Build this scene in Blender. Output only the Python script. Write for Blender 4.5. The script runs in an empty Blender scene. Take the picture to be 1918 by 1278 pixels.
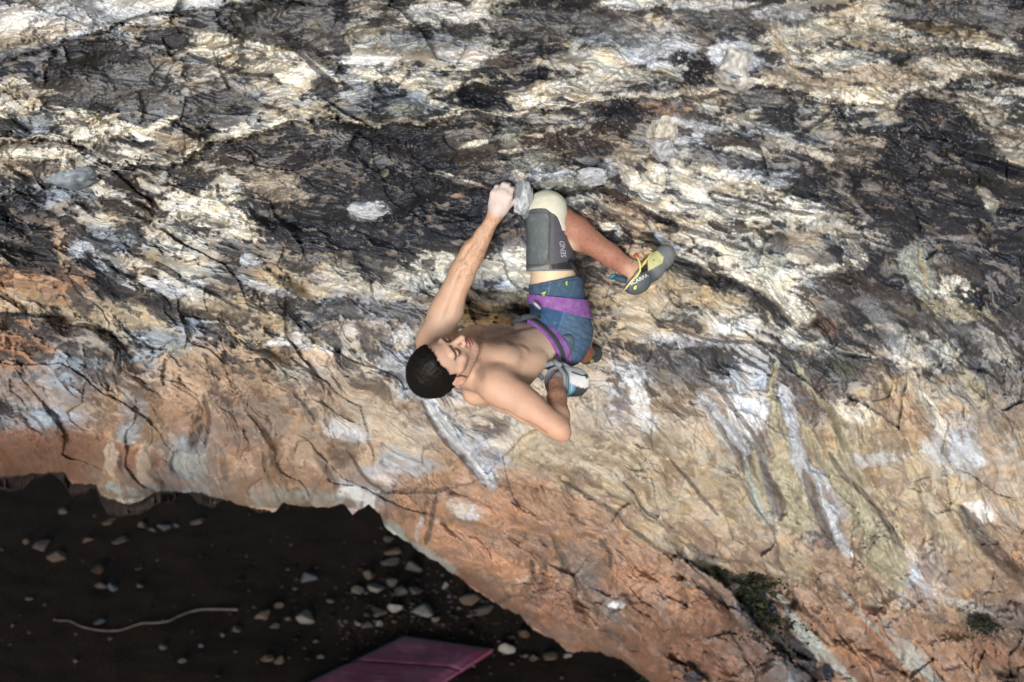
import bpy, bmesh, math, random
import numpy as np
from mathutils import Vector, Matrix
from mathutils.bvhtree import BVHTree

# ------------------------------------------------------------------ camera, sky, sun
R_ = math.radians
SC = bpy.context.scene
COL = SC.collection
FPX = 2400.0                      # focal length in photo pixels (photo 1918 wide)
CAM_H = 9.0
PITCH = 25.0
cam_d = bpy.data.cameras.new('camera')
cam_d.sensor_width = 36.0
cam_d.lens = 36.0 * FPX / 1918.0
cam_d.clip_start = 0.1
cam_d.clip_end = 500
cam_d.dof.use_dof = True
cam_d.dof.focus_distance = 5.0
cam_d.dof.aperture_fstop = 2.4
cam = bpy.data.objects.new('camera', cam_d)
COL.objects.link(cam)
cam.location = (0, 0, CAM_H)
cam.rotation_euler = (R_(90 - PITCH), 0, 0)
SC.camera = cam

SUN_EL, SUN_AZ = 12.0, 7.0       # low sun shining into the cave mouth from behind, left of the photographer
W = bpy.data.worlds.new('World'); SC.world = W
W.use_nodes = True
_nt = W.node_tree
_sky = _nt.nodes.new('ShaderNodeTexSky')
_sky.sky_type = 'NISHITA'; _sky.sun_disc = False
_sky.sun_elevation = R_(SUN_EL); _sky.sun_rotation = R_(180 + SUN_AZ)
_sky.air_density = 1.0; _sky.dust_density = 0.6
_bg = _nt.nodes['Background']; _bg.inputs['Strength'].default_value = 0.15
_nt.links.new(_sky.outputs[0], _bg.inputs['Color'])
sun_d = bpy.data.lights.new('sun', 'SUN')
sun_d.energy = 2.5; sun_d.angle = R_(15); sun_d.color = (0.90, 0.955, 1.0)
sun = bpy.data.objects.new('sun', sun_d); COL.objects.link(sun)
_sd = Vector((-math.sin(R_(SUN_AZ)) * math.cos(R_(SUN_EL)), -math.cos(R_(SUN_AZ)) * math.cos(R_(SUN_EL)), math.sin(R_(SUN_EL))))
sun.rotation_euler = _sd.to_track_quat('Z', 'Y').to_euler()
sun.location = _sd * 30
SC.view_settings.view_transform = 'Standard'
SC.view_settings.look = 'None'
SC.view_settings.exposure = 0.5
SC.view_settings.gamma = 1.0

# ------------------------------------------------------------------ helpers
_p = R_(PITCH)
CX = np.array([1.0, 0, 0]); CY = np.array([0, math.sin(_p), math.cos(_p)]); CZ = np.array([0, -math.cos(_p), math.sin(_p)])
CAM = np.array([0, 0, CAM_H])
def J(px, py, d):
    """a point d metres in front of the photographer, in the photographer's axes (right, up, back)"""
    return np.array([(px - 959) / FPX * d, -(py - 639) / FPX * d, -d])
def to_world(v):
    v = np.asarray(v, dtype=np.float64)
    return CAM + v[..., 0:1] * CX + v[..., 1:2] * CY + v[..., 2:3] * CZ
def unit(v):
    v = np.asarray(v, float); return v / np.linalg.norm(v)

def tag(o, label=None, cat=None, group=None, kind=None):
    if label: o['label'] = label
    if cat: o['category'] = cat
    if group: o['group'] = group
    if kind: o['kind'] = kind
    return o

def mesh_obj(name, verts, faces, mat=None, parent=None, smooth=True, cols=None, origin=None, attrs=None):
    """verts in world space; faces (n,3) / (n,4) array or list of lists"""
    verts = np.asarray(verts, dtype=np.float64)
    if parent is not None: bpy.context.view_layer.update()
    base = np.array(parent.matrix_world.translation) if parent is not None else (np.asarray(origin) if origin is not None else verts.mean(axis=0) * 0)
    me = bpy.data.meshes.new(name)
    if isinstance(faces, np.ndarray):
        n, k = faces.shape
        me.vertices.add(len(verts)); me.vertices.foreach_set('co', (verts - base).astype(np.float32).ravel())
        me.loops.add(n * k); me.loops.foreach_set('vertex_index', faces.astype(np.int32).ravel())
        me.polygons.add(n); me.polygons.foreach_set('loop_start', np.arange(0, n * k, k, dtype=np.int32))
        me.update(calc_edges=True); me.validate()
    else:
        me.from_pydata([tuple(v) for v in (verts - base)], [], [list(f) for f in faces]); me.update()
    if smooth:
        me.polygons.foreach_set('use_smooth', np.ones(len(me.polygons), dtype=bool))
    if cols is not None:
        a = me.color_attributes.new('Col', 'FLOAT_COLOR', 'POINT')
        c = np.ones((len(verts), 4), np.float32); c[:, :3] = cols
        a.data.foreach_set('color', c.ravel())
    for k_, v_ in (attrs or {}).items():
        a = me.attributes.new(k_, 'FLOAT', 'POINT'); a.data.foreach_set('value', np.asarray(v_, np.float32).ravel())
    o = bpy.data.objects.new(name, me); COL.objects.link(o)
    if mat is not None: me.materials.append(mat)
    if parent is not None: o.parent = parent
    else: o.location = base
    if parent is None and origin is not None: bpy.context.view_layer.update()
    return o

def empty(name, loc):
    o = bpy.data.objects.new(name, None); COL.objects.link(o); o.location = loc; o.empty_display_size = 0.1
    bpy.context.view_layer.update()
    return o

# ---- numpy perlin noise
_rng = np.random.RandomState(11)
_perm = _rng.permutation(256).astype(np.int32); _perm = np.concatenate([_perm, _perm, _perm])
_ga = _rng.rand(256) * 2 * np.pi
_g2 = np.stack([np.cos(_ga), np.sin(_ga)], 1).astype(np.float32)
def perlin2(x, y, seed=0):
    x = np.asarray(x, np.float32) + seed * 17.37; y = np.asarray(y, np.float32) + seed * 5.91
    xi = np.floor(x).astype(np.int32); yi = np.floor(y).astype(np.int32)
    xf = x - xi; yf = y - yi
    xi &= 255; yi &= 255
    u = xf * xf * xf * (xf * (xf * 6 - 15) + 10); v = yf * yf * yf * (yf * (yf * 6 - 15) + 10)
    def g(a, b, dx, dy):
        h = _g2[_perm[_perm[a] + b]]
        return h[..., 0] * dx + h[..., 1] * dy
    n00 = g(xi, yi, xf, yf); n10 = g(xi + 1, yi, xf - 1, yf)
    n01 = g(xi, yi + 1, xf, yf - 1); n11 = g(xi + 1, yi + 1, xf - 1, yf - 1)
    a = n00 + u * (n10 - n00); b = n01 + u * (n11 - n01)
    return (a + v * (b - a)) * 1.45
def fbm(x, y, oc=4, seed=0, gain=0.5, ridged=False):
    r = 0; amp = 1; tot = 0; f = 1
    for k in range(oc):
        n = perlin2(x * f, y * f, seed + k * 3)
        if ridged: n = 1 - 2 * np.abs(n) * 1.3
        r = r + amp * n; tot += amp; amp *= gain; f *= 2.03
    return r / tot
def rotn(x, y, deg, sx, sy, oc, seed, **k):
    c, s = math.cos(R_(deg)), math.sin(R_(deg))
    return fbm((x * c + y * s) / sx, (-x * s + y * c) / sy, oc, seed, **k)
def sstep(a, b, x):
    t = np.clip((x - a) / (b - a), 0, 1); return t * t * (3 - 2 * t)

# ---- materials
def mat_new(name):
    m = bpy.data.materials.new(name); m.use_nodes = True
    nt = m.node_tree; b = nt.nodes['Principled BSDF']
    return m, nt, b
def N(nt, t, **kw):
    n = nt.nodes.new(t)
    for k, v in kw.items():
        if k in n.inputs.keys() if isinstance(k, str) else False: n.inputs[k].default_value = v
        else: setattr(n, k, v)
    return n
def L(nt, a, b): nt.links.new(a, b)
def noise_node(nt, scale, detail=4, rough=0.6, coords='Object', stretch=None):
    tc = N(nt, 'ShaderNodeTexCoord'); out = tc.outputs[coords]
    if stretch:
        mp = N(nt, 'ShaderNodeMapping'); mp.inputs['Scale'].default_value = stretch
        L(nt, out, mp.inputs[0]); out = mp.outputs[0]
    n = N(nt, 'ShaderNodeTexNoise'); n.inputs['Scale'].default_value = scale
    n.inputs['Detail'].default_value = detail; n.inputs['Roughness'].default_value = rough
    L(nt, out, n.inputs['Vector']); return n
def simple_mat(name, col, rough=0.7, var=0.15, scale=30, bump=0.0, bscale=120, spec=0.4, dust=None, dust_amt=0.0, weave=False, sss=0.0):
    m, nt, b = mat_new(name)
    n = noise_node(nt, scale, 5)
    cr = N(nt, 'ShaderNodeMapRange'); cr.inputs['To Min'].default_value = 1 - var; cr.inputs['To Max'].default_value = 1 + var
    L(nt, n.outputs['Fac'], cr.inputs['Value'])
    mx = N(nt, 'ShaderNodeVectorMath', operation='SCALE'); mx.inputs[0].default_value = col[:3]
    L(nt, cr.outputs[0], mx.inputs['Scale'])
    out = mx.outputs[0]
    if dust is not None:
        dn = noise_node(nt, scale * 0.6, 6, 0.7)
        rp = N(nt, 'ShaderNodeMapRange'); rp.inputs['From Min'].default_value = 0.45; rp.inputs['From Max'].default_value = 0.75
        rp.inputs['To Max'].default_value = dust_amt
        L(nt, dn.outputs['Fac'], rp.inputs['Value'])
        mm = N(nt, 'ShaderNodeMix', data_type='RGBA'); L(nt, rp.outputs[0], mm.inputs['Factor']); L(nt, out, mm.inputs[6]); mm.inputs[7].default_value = (*dust, 1)
        out = mm.outputs[2]
    L(nt, out, b.inputs['Base Color'])
    b.inputs['Roughness'].default_value = rough; b.inputs['Specular IOR Level'].default_value = spec
    if bump > 0:
        bn = noise_node(nt, bscale, 4, 0.65); bp = N(nt, 'ShaderNodeBump'); bp.inputs['Strength'].default_value = bump; bp.inputs['Distance'].default_value = 0.004
        L(nt, bn.outputs['Fac'], bp.inputs['Height']); L(nt, bp.outputs[0], b.inputs['Normal'])
    if sss: b.inputs['Subsurface Weight'].default_value = sss; b.inputs['Subsurface Radius'].default_value = (0.012, 0.005, 0.003); b.inputs['Subsurface Scale'].default_value = 0.6
    return m
# ------------------------------------------------------------------ the cave wall (structure)
def lip_line(px):
    xs = [-1600, -400, 0, 60, 120, 135, 180, 190, 235, 262, 300, 380, 430, 470, 515, 530, 600, 645, 660, 690, 712, 722, 745, 775, 800, 850, 885, 920, 950, 975, 1000, 1040, 1062, 1110, 1160, 1200, 1240, 1500, 2000, 3400]
    ys = [900, 905, 893, 888, 884, 905, 907, 930, 944, 938, 918, 922, 938, 952, 958, 944, 950, 945, 962, 946, 962, 990, 1004, 1028, 1046, 1078, 1098, 1122, 1142, 1152, 1180, 1200, 1216, 1222, 1236, 1262, 1290, 1440, 1620, 1700]
    return np.interp(px, xs, ys)
# depth control grid (metres in front of the photographer)
_gy = np.array([-700, -300, 0, 200, 330, 420, 520, 640, 760, 900, 1000, 1120, 1280, 1500, 1750.])
_gx = np.array([-1600, -500, 0, 400, 700, 960, 1300, 1650, 1918, 2500, 3400.])
_col = np.array([3.3, 3.75, 4.25, 4.65, 5.0, 5.28, 5.55, 5.9, 6.15, 6.7, 7.1, 7.7, 8.4, 9.2, 10.])
_hoff = {0: [0.4, .1, 0, 0, 0, 0, 0, .05, .1, .2, .5], 640: [2.6, 1.0, .7, .35, .1, 0, 0, .05, .1, .3, .8], 1000: [3.5, 1.8, 1.4, .8, .45, .15, -.1, -.3, -.4, -.4, 0]}
_G = np.zeros((len(_gy), len(_gx)))
for _i, _y in enumerate(_gy):
    _k = sorted(_hoff)
    _o = [np.interp(_y, _k, [_hoff[q][c] for q in _k]) for c in range(len(_gx))]
    _G[_i] = _col[_i] + np.array(_o)
def base_depth(px, py):
    """catmull-rom like smooth lookup of the control grid"""
    def cubic(xs, q):
        i = np.clip(np.searchsorted(xs, q) - 1, 0, len(xs) - 2)
        t = np.clip((q - xs[i]) / (xs[i + 1] - xs[i]), 0, 1)
        return i, t
    iy, ty = cubic(_gy, py); ix, tx = cubic(_gx, px)
    # hermite with finite-difference slopes
    def slopes(xs, F):
        d = np.gradient(F, xs, axis=0); return d
    Dy = slopes(_gy, _G)
    def herm(F0, F1, m0, m1, t, h):
        t2 = t * t; t3 = t2 * t
        return (2 * t3 - 3 * t2 + 1) * F0 + (t3 - 2 * t2 + t) * h * m0 + (-2 * t3 + 3 * t2) * F1 + (t3 - t2) * h * m1
    hy = (_gy[iy + 1] - _gy[iy])
    def col(j): return herm(_G[iy, j], _G[iy + 1, j], Dy[iy, j], Dy[iy + 1, j], ty, hy)
    jm, jp = np.clip(ix - 1, 0, len(_gx) - 1), np.clip(ix + 2, 0, len(_gx) - 1)
    c0, c1, cm, cp = col(ix), col(ix + 1), col(jm), col(jp)
    h = _gx[ix + 1] - _gx[ix]
    m0 = (c1 - cm) / np.maximum(_gx[ix + 1] - _gx[jm], 1); m1 = (cp - c0) / np.maximum(_gx[jp] - _gx[ix], 1)
    return herm(c0, c1, m0, m1, tx, h)

# ledges: (polyline, height of the step in m, reach above px, reach below px)
LEDGES = [
 ([(-300, 330), (0, 268), (60, 262), (150, 270), (210, 305), (250, 315), (300, 312), (340, 300), (390, 272), (460, 262), (540, 232), (600, 222), (640, 222), (700, 238), (760, 238), (830, 225), (900, 216), (960, 216), (1010, 210), (1090, 200), (1180, 188), (1290, 188), (1420, 152), (1470, 165), (1530, 186), (1590, 196), (1670, 202), (1700, 172), (1760, 160), (1780, 146), (1850, 140), (1918, 150), (2300, 190)], .16, 120, 70),
 ([(-300, 160), (0, 118), (80, 98), (150, 70), (200, 45), (225, 42), (300, 20), (330, 30), (400, 18), (440, -10), (520, -60)], -.30, 60, 500),
 ([(640, 215), (740, 275), (800, 330), (860, 345), (920, 352), (1000, 352), (1060, 362), (1110, 350), (1160, 372), (1210, 395), (1300, 400)], .12, 80, 60),
 ([(1130, 345), (1200, 375), (1290, 420), (1400, 468), (1480, 520), (1530, 560)], .07, 50, 60),
 ([(1250, 500), (1330, 515), (1400, 540), (1460, 575), (1505, 618), (1545, 590)], .12, 60, 50),
 ([(0, 640), (120, 655), (210, 690), (300, 670), (400, 640), (480, 645), (560, 620), (700, 600)], .07, 60, 60),
 ([(1700, 570), (1730, 583), (1800, 540)], .08, 60, 40),
 ([(350, 100), (420, 130), (480, 145), (560, 170), (640, 150)], .05, 50, 50),
 ([(640, 120), (700, 150), (760, 165), (850, 180), (880, 150), (980, 170), (1060, 180)], .05, 50, 50),
 ([(1330, 100), (1420, 100), (1560, 105), (1700, 130), (1800, 110), (1918, 95)], .05, 60, 40),
 ([(1270, 1045), (1330, 1070), (1400, 1140), (1450, 1200), (1520, 1280)], -.22, 60, 70),
 ([(1060, 870), (1150, 930), (1250, 990), (1330, 1040), (1500, 1090), (1700, 1150), (1850, 1190), (2000, 1260)], .16, 110, 90),
 ([(700, 925), (830, 912), (920, 905), (1000, 915), (1080, 925)], .09, 60, 40),
 ([(1450, 990), (1560, 1010), (1650, 1060), (1720, 1100), (1850, 1130)], .08, 80, 50),
 ([(1540, 300), (1620, 330), (1800, 330), (1918, 345)], .10, 60, 60),
 ([(880, 240), (1000, 300), (1100, 330), (1200, 345)], .05, 50, 50),
]
# colour key: the stone's own colours, lower-wall o and r also darkened for light fall-off
KEY = dict(c=(.52, .515, .49), y=(.43, .37, .285), w=(.52, .56, .64), g=(.185, .19, .21), b=(.28, .33, .40), t=(.36, .27, .205),
           o=(.32, .205, .145), r=(.185, .10, .07), p=(.42, .37, .315), d=(.16, .15, .15), k=(.024, .027, .040), n=(.055, .043, .04),
           G=(.37, .345, .26), s=(.33, .36, .35), m=(.06, .075, .04), e=(.10, .085, .08), O=(.375, .215, .14), W=(.74, .76, .80), C=(.72, .705, .655))
ROWS = """w1w1w3c5g8g8g8g7g8c4c3c2g5g7g6c5g7g6c4c2c4g8g8g8
g8g8g8g8c6c1c2c5w3c3c1c1d8c3c4w4d8w1c1c1c1c3c3c6
c3c5g7g7g8g6c3c4g6b5c5d8c5c4g6d8c5g6g7c4c3d8d7c5
c2c3c4g4c3d8d9d9d9d8d8d8p5d8d7c4g6g5g7g7d8d8d7c6
g7b5d7c6d7c6d8d8d8d9d8g5w3c4c4c3g5c5g6d7d8d7d8d8
d7t5p4c4c3d6d7d8d8d9d7d6d6t4t5y4c3c2c4g5d7d8d7d8
y3y4b5y3c2d6y5y4d5d8c3w3c4d5t4y4y3c2c3g6d7g6d6d7
o2o3y3y4b4y3y4b5w3g5y3y3y3y2y2y2y2y3c1d8d7d8g5d7
o4b5d6b5t3t3p3w2p3w3t2t3p2p3p3g4g5w4g6g5p4p5g5g5
b5b4t4t5t4o3t4p4p3p3w3p4p2p2w2p2p3w4g4g5y2y1p2p3
r3r4o4t5b5o3o4t3t3p3t3w3y3y2y2y2y2g5y4y3y3y1w2p3
r4r4t5g5b5t4t4t4w3o3o3o3o3y3y2y2y2y3y2w4y2y1y1p3
r4r4t5g5b5t4t4t4o3o3o2o2o3o3o3y3y3p4p4g4y2y1y1t3
r4r4t5g5b5t4t4t4o3o4o5o3o2o4o4o3g5t4t4t4y4w3t3t4
r4r4t5g5b5t4t4t4o3o4r3o3r3o3o4o3r3g7o4o4t4t4t3d6
r4r4t5g5b5t4t4t4o3o4r3r4r5r6r5r4r3r4g7o4r3o3o3o3"""
_rw = [r for r in ROWS.split('\n')]
LC = np.array([[KEY[r[2 * i]] for i in range(24)] for r in _rw])          # light stone colour per cell
DF = np.array([[int(r[2 * i + 1]) / 10 for i in range(24)] for r in _rw])    # share of the dark stain per cell
DARK = np.array([[(.030, .033, .044) if j < 6 else ((.06, .058, .064) if j < 9 else (.15, .105, .08)) for i in range(24)] for j in range(len(_rw))])
def grid_lookup(A, px, py):
    gx = np.clip((px - 40) / 80, 0, 22.999); gy = np.clip((py - 40) / 80, 0, len(_rw) - 1.001)
    ix = gx.astype(int); iy = gy.astype(int); fx = sstep(0, 1, gx - ix); fy = sstep(0, 1, gy - iy)
    if A.ndim == 3: fx = fx[..., None]; fy = fy[..., None]
    return (A[iy, ix] * (1 - fx) + A[iy, ix + 1] * fx) * (1 - fy) + (A[iy + 1, ix] * (1 - fx) + A[iy + 1, ix + 1] * fx) * fy

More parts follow.
